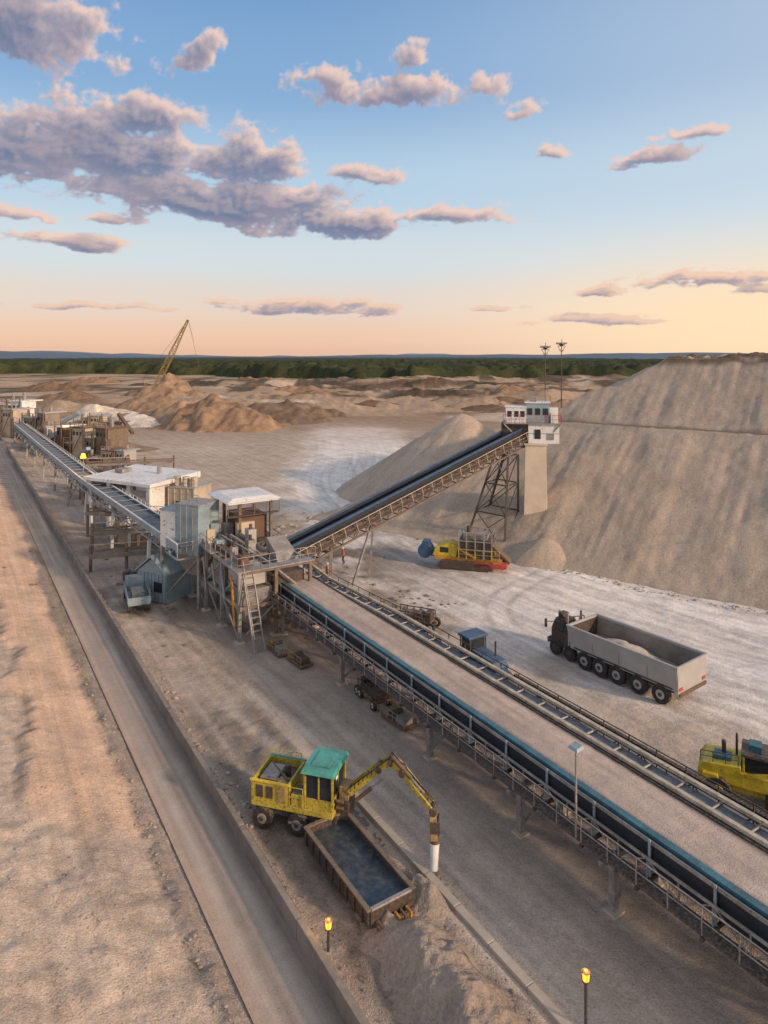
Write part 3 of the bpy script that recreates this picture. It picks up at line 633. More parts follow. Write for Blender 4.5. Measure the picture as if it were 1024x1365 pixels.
plant(-64,147,-30,1,1); plant(-95,182,-30,1.1,2); plant(-78,160,-50,.8,3); plant(-52,128,-25,.7,4); plant(-112,200,-20,1.3,5); plant(-44,104,-30,.55,6); plant(-82,196,-10,.9,7)
# ---------------------------------------------------------------- crane
b=B('lattice_crane'); base=Vector((-124,362,2.5)); tip=Vector((-104.5,360,41.5))
dd=(tip-base).normalized(); a_=Vector((0,1,0)); c_=dd.cross(a_).normalized()
def sec(k):
    w=(.5+1.1*min(1,min(k*5,(1-k)*2.2)))*.75; p=base.lerp(tip,k); return [p+a_*w+c_*w,p-a_*w+c_*w,p-a_*w-c_*w,p+a_*w-c_*w]
n=14
for i in range(n):
    A_=sec(i/n);B_=sec((i+1)/n)
    for j in range(4):
        b.beam(A_[j],B_[j],.28,.28,ochre); b.beam(A_[j],A_[(j+1)%4],.16,.16,ochre); b.beam(A_[j] if i%2 else A_[(j+1)%4],B_[(j+1)%4] if i%2 else B_[j],.16,.16,ochre)
b.cyl(tip,(-98,358,16),.07,dsteel,n=5); b.cyl(tip,(-101,359,30),.07,dsteel,n=5)
b.cyl(tip,(-130,363,9),.08,dsteel,n=5); b.beam((-126,362,4),(-130,363,9),.3,.3,ochre)
b.box(-131,-123,359.5,364,1.6,4.4,rusty); b.box(-131,-122,358,360,0,1.4,dsteel); b.box(-131,-122,364,366,0,1.4,dsteel); b.box(-124.5,-122.6,359,360.5,2.5,5.0,glass); b.done()
for X0,h in ((47.8,25.2),(52.6,26.2)):
    b=B('lighting_mast',TR(X0,200,0)); b.cyl((0,0,0),(0,0,h),.22,dsteel,.12,8); b.cyl((0,0,h-1.2),(0,0,h-1.0),1.0,dsteel,1.0,8)
    for k in range(8):
        a=k*math.pi/4; b.beam((0,0,h-1.1),(1.3*math.cos(a),1.3*math.sin(a),h-.4),.14,.14,dsteel); b.box(1.3*math.cos(a)-.3,1.3*math.cos(a)+.3,1.3*math.sin(a)-.2,1.3*math.sin(a)+.2,h-.6,h-.1,steel)
    b.beam((-.1,0,h-2.8),(.1,0,h+.9),.15,.15,dsteel); b.beam((0,0,h-3),(1.2,0,h-1.1),.12,.12,dsteel); b.beam((0,0,h-3),(-1.2,0,h-1.1),.12,.12,dsteel); b.beam((-.6,0,h-2.4),(.6,0,h-2.4),.3,.4,steel); b.done()
# ---------------------------------------------------------------- excavator
b=B('excavator',TR(-3.9,32.1,0,-16))
for x in (-1.55,.2): 
    for y in (-.95,.95): b.wheel(x,y,.48,.48,.36)
b.box(-2.0,2.0,-.8,.8,.55,.95,dsteel)
b.box(-2.15,-.2,-1.0,1.05,.95,1.25,yellow)
b.box(-2.15,-.25,-1.0,-.9,1.25,2.15,yellow); b.box(-2.15,-.25,.95,1.05,1.25,2.15,yellow); b.box(-2.15,-2.05,-.9,.95,1.25,2.15,yellow); b.box(-.35,-.25,-.9,.95,1.25,2.15,yellow)
b.box(-2.05,-.35,-.9,.95,1.7,1.8,dsteel); b.box(-2.2,-.2,-1.06,-.95,2.1,2.2,yellow2); b.box(-2.2,-.2,.98,1.1,2.1,2.2,green)
b.box(-1.9,-1.1,-.6,.6,1.8,2.05,steel); b.cyl((-.8,.2,1.8),(-.8,.2,2.35),.14,dsteel,n=10); b.box(-1.0,-.5,-.7,-.2,1.8,2.0,ochre)
b.beam((-1.9,.7,2.0),(-.5,-.5,2.05),.1,.1,rusty); b.rail((-2.1,.9,2.2),(-.4,.9,2.2),.35,yellow,.5,.04); b.cyl((-1.6,-.5,1.95),(-.9,-.5,1.95),.12,rusty)
for x in (-1.9,-1.4): b.box(x,x+.36,-1.03,-1.0,1.4,1.95,dsteel)
b.box(-.85,-.4,-1.03,-1.0,1.3,2.0,ochre)
b.box(-.2,1.9,-1.0,.95,.95,1.2,yellow); b.box(-.15,.45,-.95,-.1,1.2,1.75,yellow); b.box(-.1,.4,-.9,-.2,1.75,1.78,dsteel)
for x in (.5,1.85):
    for y in (-.85,.85): b.beam((x,y,1.2),(x,y,2.85),.1,.1,yellow)
b.box(.5,1.85,-.85,.85,1.2,1.65,yellow); b.box(.55,1.8,-.82,.82,1.65,2.8,glass); b.box(1.15,1.22,-.89,-.84,1.65,2.8,yellow); b.box(1.84,1.88,-.1,-.04,1.65,2.8,yellow)
b.hexa([(.35,-1.05,2.84),(2.02,-1.05,2.84),(2.02,1.02,2.84),(.35,1.02,2.84),(.42,-.98,3.02),(1.95,-.98,3.02),(1.95,.95,3.02),(.42,.95,3.02)],green)
b.box(.7,1.6,-.6,.6,3.02,3.06,green); b.box(1.95,2.0,-.7,-.5,2.6,2.75,white)
b.box(-.2,.5,-1.15,-.9,.5,.6,steel); b.rail((-.2,-1.0,1.2),(.45,-1.0,1.2),.9,yellow,.35,.04)
b.box(1.9,2.5,-.5,.5,.7,1.5,dsteel); b.box(2.0,2.45,-.35,.35,1.5,2.1,ochre)
for z in(1.3,1.6): b.cyl((1.95,-.6,z),(2.3,-.6,z),.08,rusty,n=8)
b.X=Matrix()
bp=[Vector((-1.55,31.3,1.9)),Vector((-.2,30.9,3.25)),Vector((.35,30.6,3.75)),Vector((.85,30.2,3.5)),Vector((2.15,29.2,2.45))]
off=Vector((.05,.25,0))
for a,c,w in zip(bp[:-1],bp[1:],(.30,.26,.24,.22)):
    for o in (-off,off): b.beam(a+o,c+o,.08,w,yellow)
    for k in range(5): p=a.lerp(c,k/5); b.beam(p-off,p+off,.08,.1,dsteel)
    b.beam(a.lerp(c,.1)+Vector((0,0,-.05)),a.lerp(c,.9)+Vector((0,0,-.05)),.3,.12,rusty)
for a,c in ((Vector((-1.3,31,1.6)),Vector((-.1,30.7,2.75))),(Vector((0.4,30.3,4.0)),Vector((1.75,29.3,3.05)))):
    b.cyl(a,a.lerp(c,.6),.09,rusty,n=10); b.cyl(a.lerp(c,.5),c,.045,steel,n=8)
for k in range(7):
    p=bp[0].lerp(bp[1],k/7)+Vector((0,-.3,.1)); b.beam(p,p+Vector((.05,0,.22)),.05,.05,dsteel)
b.beam(bp[0]+Vector((0,-.28,.3)),bp[2]+Vector((0,-.28,.3)),.05,.05,rubber); b.beam(bp[2]+Vector((0,.1,.28)),bp[4]+Vector((0,.1,.3)),.05,.05,rubber)
for p in bp[1:]: b.cyl(p-off*1.4,p+off*1.4,.16,dsteel,n=12)
st_=Vector((2.18,29.0,1.35))
for o in (-off,off): b.beam(bp[-1]+o,st_+o,.1,.3,ochre)
b.box(1.98,2.38,28.75,29.25,1.6,2.1,dsteel); b.cyl((2.18,29,1.45),(2.18,29,1.1),.2,rusty,n=12); b.cyl((2.18,29,1.1),(2.12,28.7,.15),.2,white,.17,16)
b.cyl((2.35,29.1,2.3),(2.33,29,1.3),.04,rubber,n=6); b.cyl((2.0,29.1,2.4),(2.03,29,1.3),.04,rubber,n=6)
b.done(.02)
b=B('loading_tray',ST)
s0,s1,t0,t1=21.9,27.3,13.35,15.4
b.box(s0,s1,t0,t1,.50,.62,pan)
for t in (t0,t1): b.box(s0,s1,t-.06,t+.06,.3,.9,dsteel); b.box(s0-.06,s1+.06,t-.1,t+.1,.9,.98,brown)
for s in (s0,s1): b.box(s-.06,s+.06,t0+.06,t1-.06,.3,.89,dsteel); b.box(s-.09,s+.09,t0+.1,t1-.1,.89,.97,steel if s==s0 else brown)
s=s0+.3
while s<s1: b.box(s,s+.08,t0-.14,t0-.06,.3,.9,dsteel); b.box(s,s+.08,t1+.06,t1+.14,.3,.9,dsteel); s+=.6
for s in (s0+.4,s0+1.5,s1-1.2): 
    b.cyl((s,t0+.1,.22),(s,t1-.1,.22),.2,rubber,n=12)
b.beam((s0-.35,t0+.2,.3),(s0-.35,t1-.2,.3),.2,.3,rusty); b.beam((s0-.05,t0+.3,.4),(s0-.5,t0+.5,.15),.15,.2,rusty); b.beam((s0-.05,t1-.3,.4),(s0-.5,t1-.5,.15),.15,.2,rusty)
for k in range(6): b.box(s0-.5,s0-.1,t0+.3+k*.26,t0+.4+k*.26,.1,.5,orange if k%2 else rusty)
b.beam((s1,14.0,.5),(28.6,14.6,.7),.25,.25,yellow); b.beam((s1,14.8,.5),(28.6,14.9,.7),.25,.25,dsteel)
b.done(.02)
rub('rubble',rk,200,lambda:(2.2+R.gauss(0,.4),28.2+R.gauss(0,.5)),.03,.12)
# ---------------------------------------------------------------- dump trailer truck
ang=math.degrees(math.atan2(-.80,.59))
b=B('dump_truck',TR(13.7,50.0,0,ang)); Lb=8.2; W=3.5
def bx(x0,x1,y0,y1,z0,z1,m): b.box(x0,x1,y0,y1,z0,z1,m)
y0,y1=0,W
b.X=TR(13.2,48.4,0,ang)
bx(0,Lb,y0+.3,y1-.3,1.05,1.2,dsteel)
b.hexa([(.1,y0+.15,1.1),(Lb,y0+.15,1.1),(Lb,y0+.27,1.1),(.1,y0+.27,1.1),(-.1,y0-.02,2.65),(Lb+.1,y0-.02,2.65),(Lb+.1,y0+.1,2.65),(-.1,y0+.1,2.65)],alum)
b.hexa([(.1,y1-.27,1.1),(Lb,y1-.27,1.1),(Lb,y1-.15,1.1),(.1,y1-.15,1.1),(-.1,y1-.1,2.65),(Lb+.1,y1-.1,2.65),(Lb+.1,y1+.02,2.65),(-.1,y1+.02,2.65)],alum)
bx(-.1,.0,y0+.1,y1-.1,1.2,2.65,alum); bx(Lb,Lb+.1,y0+.1,y1-.1,1.05,2.63,alum); bx(0,Lb,y0+.3,y1-.3,1.2,1.3,dsteel)
bx(-.15,Lb+.15,y0-.07,y0-.02+.13,2.65,2.75,alum); bx(-.15,Lb+.15,y1-.11,y1+.09,2.65,2.75,alum); bx(-.15,.0,y0+.11,y1-.11,2.65,2.74,alum); bx(Lb,Lb+.15,y0+.11,y1-.11,2.65,2.74,alum)
bx(.01,.05,y0+.12,y1-.12,1.3,2.6,dsteel)
b.hexa([(.1,y1-.30,1.3),(Lb,y1-.30,1.3),(Lb,y1-.28,1.3),(.1,y1-.28,1.3),(.05,y1-.14,2.6),(Lb,y1-.14,2.6),(Lb,y1-.12,2.6),(.05,y1-.12,2.6)],conc2); bx(Lb-.03,Lb-.005,y0+.2,y1-.3,1.3,2.6,conc2)
for x in (2.0,4.1,6.2): bx(x,x+.03,y0+.035,y0+.06,1.4,2.6,steel)
bx(Lb+.1,Lb+.2,y0+.2,y1-.2,.85,1.05,rusty); bx(Lb+.1,Lb+.14,y0+.2,y0+.6,1.2,1.4,red); bx(Lb+.1,Lb+.14,y1-.6,y1-.2,1.2,1.4,red)
for x in (1.3,2.55,3.9,5.5,7.1):
    for y in (.25,W-.25): b.wheel(x,y,.60,.60,.36,hub=alum)
    b.cyl((x,.2,.60),(x,W-.2,.60),.12,dsteel)
bx(1,7.7,.6,W-.6,.75,1.05,dsteel); bx(.4,7.9,.12,.2,1.18,1.3,dsteel)
bx(-2.3,.0,.6,2.2,.65,.9,dsteel)
b.prism([(-2.0,.9),(-.8,.9),(-.8,2.5),(-1.7,2.5),(-2.0,1.8)],.6,1.9,dsteel)
bx(-1.6,-.9,.57,.6,1.75,2.35,glass); b.prism([(-2.03,1.82),(-1.73,2.45),(-1.7,2.42),(-2.0,1.78)],.75,1.75,glass)
bx(-1.7,-.9,.7,1.8,2.5,2.62,dsteel); b.cyl((-.5,.6,.9),(-.5,.6,3.3),.08,steel,n=10); b.cyl((-.4,2.0,.9),(-.4,2.0,3.2),.08,dsteel,n=10)
bx(-1.6,-1.1,.9,1.5,2.62,3.0,dsteel); b.beam((-1.8,.6,2.3),(-2.1,.2,2.3),.05,.05,dsteel); bx(-2.2,-2.1,.05,.25,1.9,2.5,dsteel); bx(-.7,-.3,.4,.9,.9,2.2,dsteel); b.beam((-.6,.5,2.9),(-1.6,1.0,3.1),.08,.08,rusty); b.rail((-.75,.5,2.2),(-.2,2.1,2.2),.7,dsteel,.4,.06)
for y in (.55,2.2): b.wheel(-1.5,y,.5,.5,.32,hub=dsteel); b.wheel(-.2,y,.5,.5,.32,hub=dsteel)
bx(-2.4,-2.3,.6,2.0,.6,1.0,steel)
Xt=b.X.copy(); b.done(.025)
A,Bb=np.meshgrid(np.arange(.1,Lb-.05,.12),np.arange(.25,W-.25,.12))
Zl=1.35+.75*np.exp(-(((A-3.4)/2.2)**2+((Bb-1.9)/.9)**2))+ (fbm(A*2,Bb*2,501,4)-.5)*.3+.1
Xw=Xt[0][3]+A*Xt[0][0]+Bb*Xt[0][1]; Yw=Xt[1][3]+A*Xt[1][0]+Bb*Xt[1][1]
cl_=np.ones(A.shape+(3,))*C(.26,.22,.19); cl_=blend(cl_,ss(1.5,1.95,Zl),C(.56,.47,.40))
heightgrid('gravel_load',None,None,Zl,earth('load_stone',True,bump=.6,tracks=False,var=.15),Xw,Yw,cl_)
# ---------------------------------------------------------------- mobile crusher
b=B('mobile_crusher',TR(8.6,70.6,0,-16))
for y in (-1.2,1.2):
    b.prism([(-2.8,.45),(-2.4,.05),(2.4,.05),(2.9,.45),(2.5,.9),(-2.4,.9)],y-.25,y+.25,dsteel)
b.box(-3.2,3.8,-1.0,1.0,.9,1.25,orange); b.box(1.0,4.2,-1.45,-1.35+.1,.45,.95,red); b.box(3.8,4.3,-1.4,1.4,.5,1.0,red)
b.prism([(-3.4,1.25),(-.9,1.25),(-.7,2.2),(-1.6,2.6),(-3.0,2.2)],-.95,.95,yellow2); b.box(-2.6,-1.7,-.98,.98,1.6,2.15,glass)
b.cyl((-4.3,-.7,1.5),(-4.3,.7,1.5),.75,blue,n=18); b.box(-4.0,-3.2,-.5,.5,1.0,1.7,blue); b.box(-4.6,-3.9,-.6,.6,2.1,2.5,blue)
b.box(-.6,2.8,-1.1,1.1,1.25,3.1,dsteel)
for x in (-.6,.2,1.1,2.0,2.8):
    for y in (-1.2,1.2): b.beam((x,y,1.2),(x,y,3.9),.12,.12,steel)
for z in (2.1,3.0,3.85):
    for y in (-1.2,1.2): b.beam((-.6,y,z),(2.8,y,z),.1,.1,steel)
b.beam((-.6,-1.2,3.85),(-.6,1.2,3.85),.1,.1,steel);b.beam((2.8,-1.2,3.85),(2.8,1.2,3.85),.1,.1,steel)
b.box(-.2,2.3,-.8,.8,3.1,3.7,steel); b.cyl((.3,0,3.7),(.3,0,4.3),.25,dsteel)
b.beam((2.6,0,2.6),(4.6,-.2,.9),1.1,.25,rusty); b.rail((-.6,-1.35,1.2),(3.6,-1.35,1.2),1,yellow,.8,.05); b.beam((-1,-1,2.3),(1.2,-1.3,1.3),.16,.2,orange); b.done(.02)
b=B('tractor',TR(6.9,45.6,0,-57))
b.box(-1.9,1.4,-.45,.45,.7,1.1,dsteel); b.prism([(-.9,1.1),(1.5,1.1),(1.6,1.6),(1.3,1.9),(-.9,2.0)],-.55,.55,blue); b.box(-1.9,-.9,-.75,.75,1.0,1.6,blue)
for x in (-1.85,-.85):
    for y in (-.7,.7): b.beam((x,y,1.6),(x,y,2.7),.08,.08,dsteel)
b.box(-1.8,-.9,-.66,.66,1.6,2.65,glass); b.box(-2.0,-.75,-.85,.85,2.7,2.85,blue); b.cyl((.6,.3,1.95),(.6,.3,2.9),.07,dsteel,n=8)
for y in (-.95,.95): b.wheel(-1.3,y,.8,.8,.45,hub=cream); b.wheel(1.2,y*.85,.5,.5,.32,hub=cream)
b.box(1.6,2.6,-.9,.9,.3,.9,dsteel); b.beam((1.2,.6,1.2),(2.4,.6,.7),.12,.16,dsteel); b.beam((1.2,-.6,1.2),(2.4,-.6,.7),.12,.16,dsteel)
b.box(-3.1,-2.0,-.8,.8,.6,1.3,blue); b.done(.03)
b=B('wheel_loader',TR(18.2,33.4,0,-30)@Matrix.Scale(1.12,4))
for x in (-1.3,1.1):
    for y in (-.85,.85): b.wheel(x,y,.58,.58,.42,hub=yellow2)
b.box(-2.0,1.7,-.5,.5,.5,.95,yellow2); b.prism([(-2.1,.9),(-.4,.9),(-.4,1.75),(-1.9,1.6),(-2.1,1.3)],-.8,.8,yellow2); b.box(-.4,.8,-.8,.8,.9,1.5,yellow2)
for x in (-1.7,1.5): b.prism([(x-.3,.9),(x+.5,.9),(x+.4,1.25),(x-.2,1.25)],-1.0,1.0,yellow2)
b.box(-.25,.65,-.55,.55,1.5,2.15,glass)
for x in (-.3,.7):
    for y in (-.6,.6): b.beam((x,y,1.5),(x,y,2.2),.08,.08,yellow2)
b.box(-.4,.85,-.7,.7,2.2,2.32,dsteel); b.box(-.1,.4,-.3,.3,2.32,2.6,teal); b.cyl((.7,-.6,2.3),(.7,-.6,2.9),.06,teal); b.cyl((-1.1,0,1.6),(-1.1,0,2.4),.09,dsteel); b.cyl((-.6,.3,1.7),(-.6,.3,2.7),.05,dsteel)
b.box(-1.5,-.8,-.4,.2,1.6,1.85,teal); b.beam((-.2,-.85,1.5),(1.3,-.85,1.9),.12,.16,yellow2)
for y in (-.5,.5): b.beam((.7,y,1.4),(2.2,y,1.5),.15,.24,yellow2); b.beam((2.2,y,1.5),(2.6,y,.6),.15,.2,yellow2)
b.prism([(2.4,.1),(3.3,.1),(3.4,.2),(2.7,.3),(2.5,1.1),(2.35,1.1)],-1.1,1.1,dsteel)
b.rail((-2.0,-.7,1.6),(-.5,-.7,1.75),.45,dsteel,.5,.04); b.done(.03)
def cart(name,X,sc):
    b=B(name,X@Matrix.Scale(sc,4))
    b.box(-1.5,1.3,-.6,.6,.55,.7,rusty); b.rail((-1.5,-.6,.7),(1.3,-.6,.7),.55,dsteel,.5,.07); b.rail((-1.5,.6,.7),(1.3,.6,.7),.55,dsteel,.5,.07); b.box(-1.2,0,-.45,.45,.7,1.05,brown); b.cyl((.3,-.4,.95),(.3,.4,.95),.3,dsteel); b.box(.8,1.3,-.4,.4,.7,1.3,dsteel)
    for x in (-1.1,.9,1.35):
        for y in (-.62,.62): b.wheel(x,y,.36,.36,.22,hub=cream)
    b.beam((-1.5,0,.6),(-2.3,0,.4),.1,.1,rusty); b.done(.02)
cart('utility_cart',TR(2.6,54.9,0,-24),1.1); cart('utility_cart',ST@TR(36.6,22.7,0,4),.9)
for i,(s,t) in enumerate(((33.6,22.6),(44,21.0),(46.5,20.5))):
    b=B('equipment_skid',ST@TR(s,t,0,R.uniform(-15,15))); b.box(-1.1,1.1,-.5,.5,.1,.25,rusty); b.box(-.9,-.1,-.35,.35,.25,.6,dsteel if i%2 else steel); b.cyl((.2,-.3,.5),(.2,.35,.5),.25,dsteel); b.rail((-1.1,-.5,.25),(1.1,-.5,.25),.6,ochre if i>0 else steel,.5,.04); b.box(.5,1.0,-.4,.4,.25,.6,ochre); b.done(.015)
for i,(x,y,h) in enumerate(((-2.05,24.9,1.25),(6.55,21.9,2.1))):
    b=B('bollard_lamp',TR(x,y,0)); b.cyl((0,0,0),(0,0,h-.35),.05,dsteel,n=10); b.cyl((0,0,h-.37),(0,0,h-.33),.13,dsteel,n=12); b.cyl((0,0,h-.33),(0,0,h-.06),.10,lampm,.13,12); b.cyl((0,0,h-.06),(0,0,h),.15,dsteel,.06,12)
    for k in range(4): a=k*math.pi/2; b.beam((.13*math.cos(a),.13*math.sin(a),h-.34),(.14*math.cos(a),.14*math.sin(a),h-.05),.015,.015,dsteel)
    b.box(-.12,.12,-.12,.12,-.05,.06,concrete); b.done()
    l=bpy.data.lights.new('bollard_light','POINT'); l.energy=30; l.color=(1,.5,.12); l.shadow_soft_size=.12
    lo=bpy.data.objects.new('bollard_light',l); lo.location=(x,y,h+.15); scene.collection.objects.link(lo)
for i in range(10):
    x,y=R.choice([(-10,67),(-13,70),(-19,70),(-25,68)]); x+=R.uniform(-2.5,2.5); y+=R.uniform(-2,2)
    b=B('steel_drum',TR(x,y,gz(x,y))); b.cyl((0,0,0),(0,0,.9),.3,R.choice([blue,rusty,orange,steel]),n=14); b.cyl((0,0,.3),(0,0,.34),.32,dsteel,n=14); b.cyl((0,0,.6),(0,0,.64),.32,dsteel,n=14); b.done()
def worker(x,y,z,deg,pose=0):
    J={'pel':(0,0,.95),'ch':(.03,0,1.35),'nk':(.04,0,1.5),'hd':(.05,0,1.62),'ht':(.05,0,1.74),
       'ls':(.03,.2,1.43),'le':(.05,.27,1.14),'lh':(.2,.22,.92),'rs':(.03,-.2,1.43),'re':(.0,-.28,1.15),'rh':(.12,-.26,.9),
       'lk':(.12,.11,.5),'lf':(.02,.12,.08),'lt':(.2,.13,.04),'rk':(.0,-.11,.5),'rf':(-.2,-.12,.08),'rt':(-.02,-.13,.04)}
    rr={'pel':.14,'ch':.17,'nk':.065,'hd':.1,'ht':.09,'ls':.075,'le':.055,'lh':.045,'rs':.075,'re':.055,'rh':.045,'lk':.075,'lf':.05,'lt':.045,'rk':.075,'rf':.05,'rt':.045}
    E=[('pel','ch'),('ch','nk'),('nk','hd'),('hd','ht'),('ch','ls'),('ls','le'),('le','lh'),('ch','rs'),('rs','re'),('re','rh'),('pel','lk'),('lk','lf'),('lf','lt'),('pel','rk'),('rk','rf'),('rf','rt')]
    K=list(J); me=bpy.data.meshes.new('worker'); me.from_pydata([J[k] for k in K],[(K.index(a),K.index(c)) for a,c in E],[])
    o=bpy.data.objects.new('worker',me); scene.collection.objects.link(o)
    mo=o.modifiers.new('sk','SKIN')
    for i,k in enumerate(K): me.skin_vertices[0].data[i].radius=(rr[k],rr[k])
    me.skin_vertices[0].data[0].use_root=True
    sb=o.modifiers.new('ss','SUBSURF'); sb.levels=1; sb.render_levels=1
    m,nt,bb=mk('worker_clothes'); tc=N(nt,'ShaderNodeTexCoord'); sx=N(nt,'ShaderNodeSeparateXYZ'); nt.links.new(tc.outputs['Object'],sx.inputs[0])
    c=mixc(nt,math_(nt,'GREATER_THAN',sx.outputs[2],.95),(.04,.05,.09),(.6,.13,.05)); c=mixc(nt,math_(nt,'GREATER_THAN',sx.outputs[2],1.52),c,(.4,.22,.15)); nt.links.new(c,bb.inputs[0]); me.materials.append(m)
    o.matrix_world=TR(x,y,z,deg)
    h=B('helmet'); h.cyl((.05,0,1.72),(.05,0,1.84),.14,helmet,.08,12); h.cyl((.07,0,1.70),(.07,0,1.72),.17,helmet,.16,12); ho=h.done(.02); ho.parent=o
worker(-4.3,71.5,gz(-4.3,71.5),200); worker(-5.6,66.0,gz(-5.6,66),30)
# ---------------------------------------------------------------- forest and hills
fx=np.arange(-900,560,3.0); fy=np.concatenate([np.arange(520,900,3.5),np.geomspace(905,4200,60)])
Xf,Yf=np.meshgrid(fx,fy)
edge=860-ss(-320,60,Xf)*310+(fbm(Xf*.01,Xf*0,601,4)-.5)*110
hh=6+6*fbm(Xf*.03,Yf*.03,603,4)+7.5*(vn(Xf*.13,Yf*.13,605)-.3)+3.5*vn(Xf*.4,Yf*.4,607)
hh=np.where(Yf>1000,12+4*fbm(Xf*.01,Yf*.01,609,3)+4*vn(Xf*.1,Yf*.05,611),hh)
ins=ss(-4,6,Yf-edge); gap=ss(.28,.42,fbm(Xf*.02,Yf*.02,613,3)+ss(0,90,Yf-edge)*.4)
Zf=np.where(ins*gap>.02,hh*ins*gap,-2)
cf=np.ones(Xf.shape+(3,))*C(.03,.042,.022); cf=blend(cf,vn(Xf*.15,Yf*.15,620),C(.075,.078,.035)); cf=blend(cf,ss(900,3200,Yf),C(.09,.115,.125))  # last blend paints distance haze into the far canopy colour
fm=earth('forest_foliage',True,bump=1.0,tracks=False,grain=.2,var=.3)
heightgrid('forest',None,None,Zf,fm,Xf,Yf,cf,smooth=False)
hx=np.arange(-6500,6500,60.); hy=np.arange(3800,7000,120.); Xh,Yh=np.meshgrid(hx,hy)
Zh=(18+95*np.clip(fbm(Xh*.0006,Yh*.0006,701,4)-.38,0,1)*1.8+12*fbm(Xh*.004,Yh*.004,703,3)-6)*ss(3800,4600,Yh)
ch=np.ones(Xh.shape+(3,))*C(.13,.18,.23); ch=blend(ch,ss(4500,7000,Yh),C(.22,.29,.39))  # bluer with distance: aerial haze painted into the hill colour
heightgrid('hills',None,None,Zh,earth('distant_hills',True,bump=0,tracks=False,var=.05,speck=0),Xh,Yh,ch)
# ---------------------------------------------------------------- clouds: far emissive shell, sunlit and shaded tones painted into its vertex colours
st_=.08
az=np.arange(-37,37,st_); el=np.arange(1.2,34,st_); AZ,EL=np.meshgrid(az,el)
EW=20*np.log(EL+5)
wx=(fbm(AZ*.3,EW*.42,801,6)-.5)*6; wy=(fbm(AZ*.3,EW*.42,811,6)-.5)*2.8
bl=[(-29,23,8.5,3.0,1.3),(-32,26.5,9,3.4,1.3),(-23.5,24.0,3.4,1.5,.8),(-15.3,23.7,2.2,1.4,.85),(-23,15.8,11,3.3,1.6),(-30,15,9,3.6,1.5),(-12.5,15.8,7.2,2.4,1.4),(-5,11.3,8,1.7,1.4),(-14,12.6,13,2.3,1.6),(-21,18.4,7.5,1.7,1.1),(-7.5,13.2,5,1.5,1.2),
    (1.1,21.4,8.2,1.5,1.1),(2.4,23.5,1.5,1.5,1.0),(-5.2,22.4,3.0,1.4,.95),(5.8,11.9,5.2,1.1,1.0),(14.2,16.4,2.3,.8,1.0),(11.8,19.7,1.5,1.0,.7),(21.6,15.4,3.6,.7,1.0),(25,16.8,2.6,.6,.95),(19.2,14.8,1.1,.5,.8),
    (23.6,6.0,6.2,1.0,1.15),(17.2,5.4,2.4,.5,1.0),(18.3,3.0,5.6,.5,1.0),(-6.5,4.2,9.2,.75,1.2),(-23,4.1,6.5,.38,1.0),(-25.1,8.9,6.0,.7,1.1),(-28.2,10.5,2.8,.6,1.0),(-1.7,15.2,2.8,.9,1.0),(-23,10.7,3,.45,.8),(8.8,4.1,2.4,.25,.8),(30,5.0,3,.5,.8)]
cur=np.full(AZ.shape,-.8)
for x,y,rx,ry,am in bl:
    k=min(1,ry/2.2); dy=(EL+wy*k-y); dy=np.where(dy<0,dy*1.5,dy); cur=np.maximum(cur,am*(1-np.hypot((AZ+wx*min(1,rx/7)-x)/rx,dy/ry)))
nse=fbm(AZ*.5,EW*.85,821,9); bil=1-np.abs(fbm(AZ*1.1,EW*1.5,841,8)-.5)*5
dn=cur*1.25+.03+(nse-.5)*2.2+(bil-.45)*.30
alpha=ss(-.08,.5,dn); th=np.clip(dn,0,1.6)
def shift(a,dx,dy):
    iy=np.clip(np.arange(a.shape[0])+dy,0,a.shape[0]-1); ix=np.clip(np.arange(a.shape[1])+dx,0,a.shape[1]-1); return a[np.ix_(iy,ix)]
tau=0
for k,(dx,dy) in enumerate(((2,2),(4,4),(7,7),(11,10),(16,14),(22,20))): tau=tau+shift(th,dx,dy)*(.36+.03*k)
Tr=np.exp(-tau*1.35)
loc=np.clip((dn-shift(dn,4,4))*1.3+.36,0,1)
lit=np.clip(Tr*.9+loc*.40*np.exp(-tau*.16),0,1)
shade=np.ones(AZ.shape+(3,))*C(.21,.245,.37); shade=blend(shade,ss(.4,1.4,th)*.8,C(.145,.18,.30))
shade=blend(shade,ss(.42,.62,fbm(AZ*.2,EW*.35,861,6))*.5,C(.36,.295,.36))
litc=np.ones(AZ.shape+(3,))*C(.84,.62,.54); litc=blend(litc,1-ss(3,14,EL),C(.92,.63,.45))
cc_=shade*(1-lit[...,None])+litc*lit[...,None]
cc_=blend(cc_,(1-ss(0,8,EL))*.30,C(.58,.46,.48))
cc_=blend(cc_,(1-ss(.0,.45,dn))*.25,C(.70,.68,.74))
rr_=9000.; ca=np.cos(np.radians(EL))
cm=bpy.data.materials.new('cloud_painted_light'); cm.use_nodes=True; nt=cm.node_tree; nt.nodes.clear()
at=N(nt,'ShaderNodeAttribute'); at.attribute_name='Col'; eo=N(nt,'ShaderNodeEmission'); tr=N(nt,'ShaderNodeBsdfTransparent'); mx=N(nt,'ShaderNodeMixShader'); o_=N(nt,'ShaderNodeOutputMaterial')
nt.links.new(at.outputs['Color'],eo.inputs[0]); nt.links.new(at.outputs['Alpha'],mx.inputs[0]); nt.links.new(tr.outputs[0],mx.inputs[1]); nt.links.new(eo.outputs[0],mx.inputs[2]); nt.links.new(mx.outputs[0],o_.inputs[0])
cm.cycles.emission_sampling='NONE'
heightgrid('clouds',None,None,rr_*np.sin(np.radians(EL)),cm,rr_*ca*np.sin(np.radians(AZ)),rr_*ca*np.cos(np.radians(AZ)),cc_,True,mask=alpha>.004,alpha=alpha*.95)
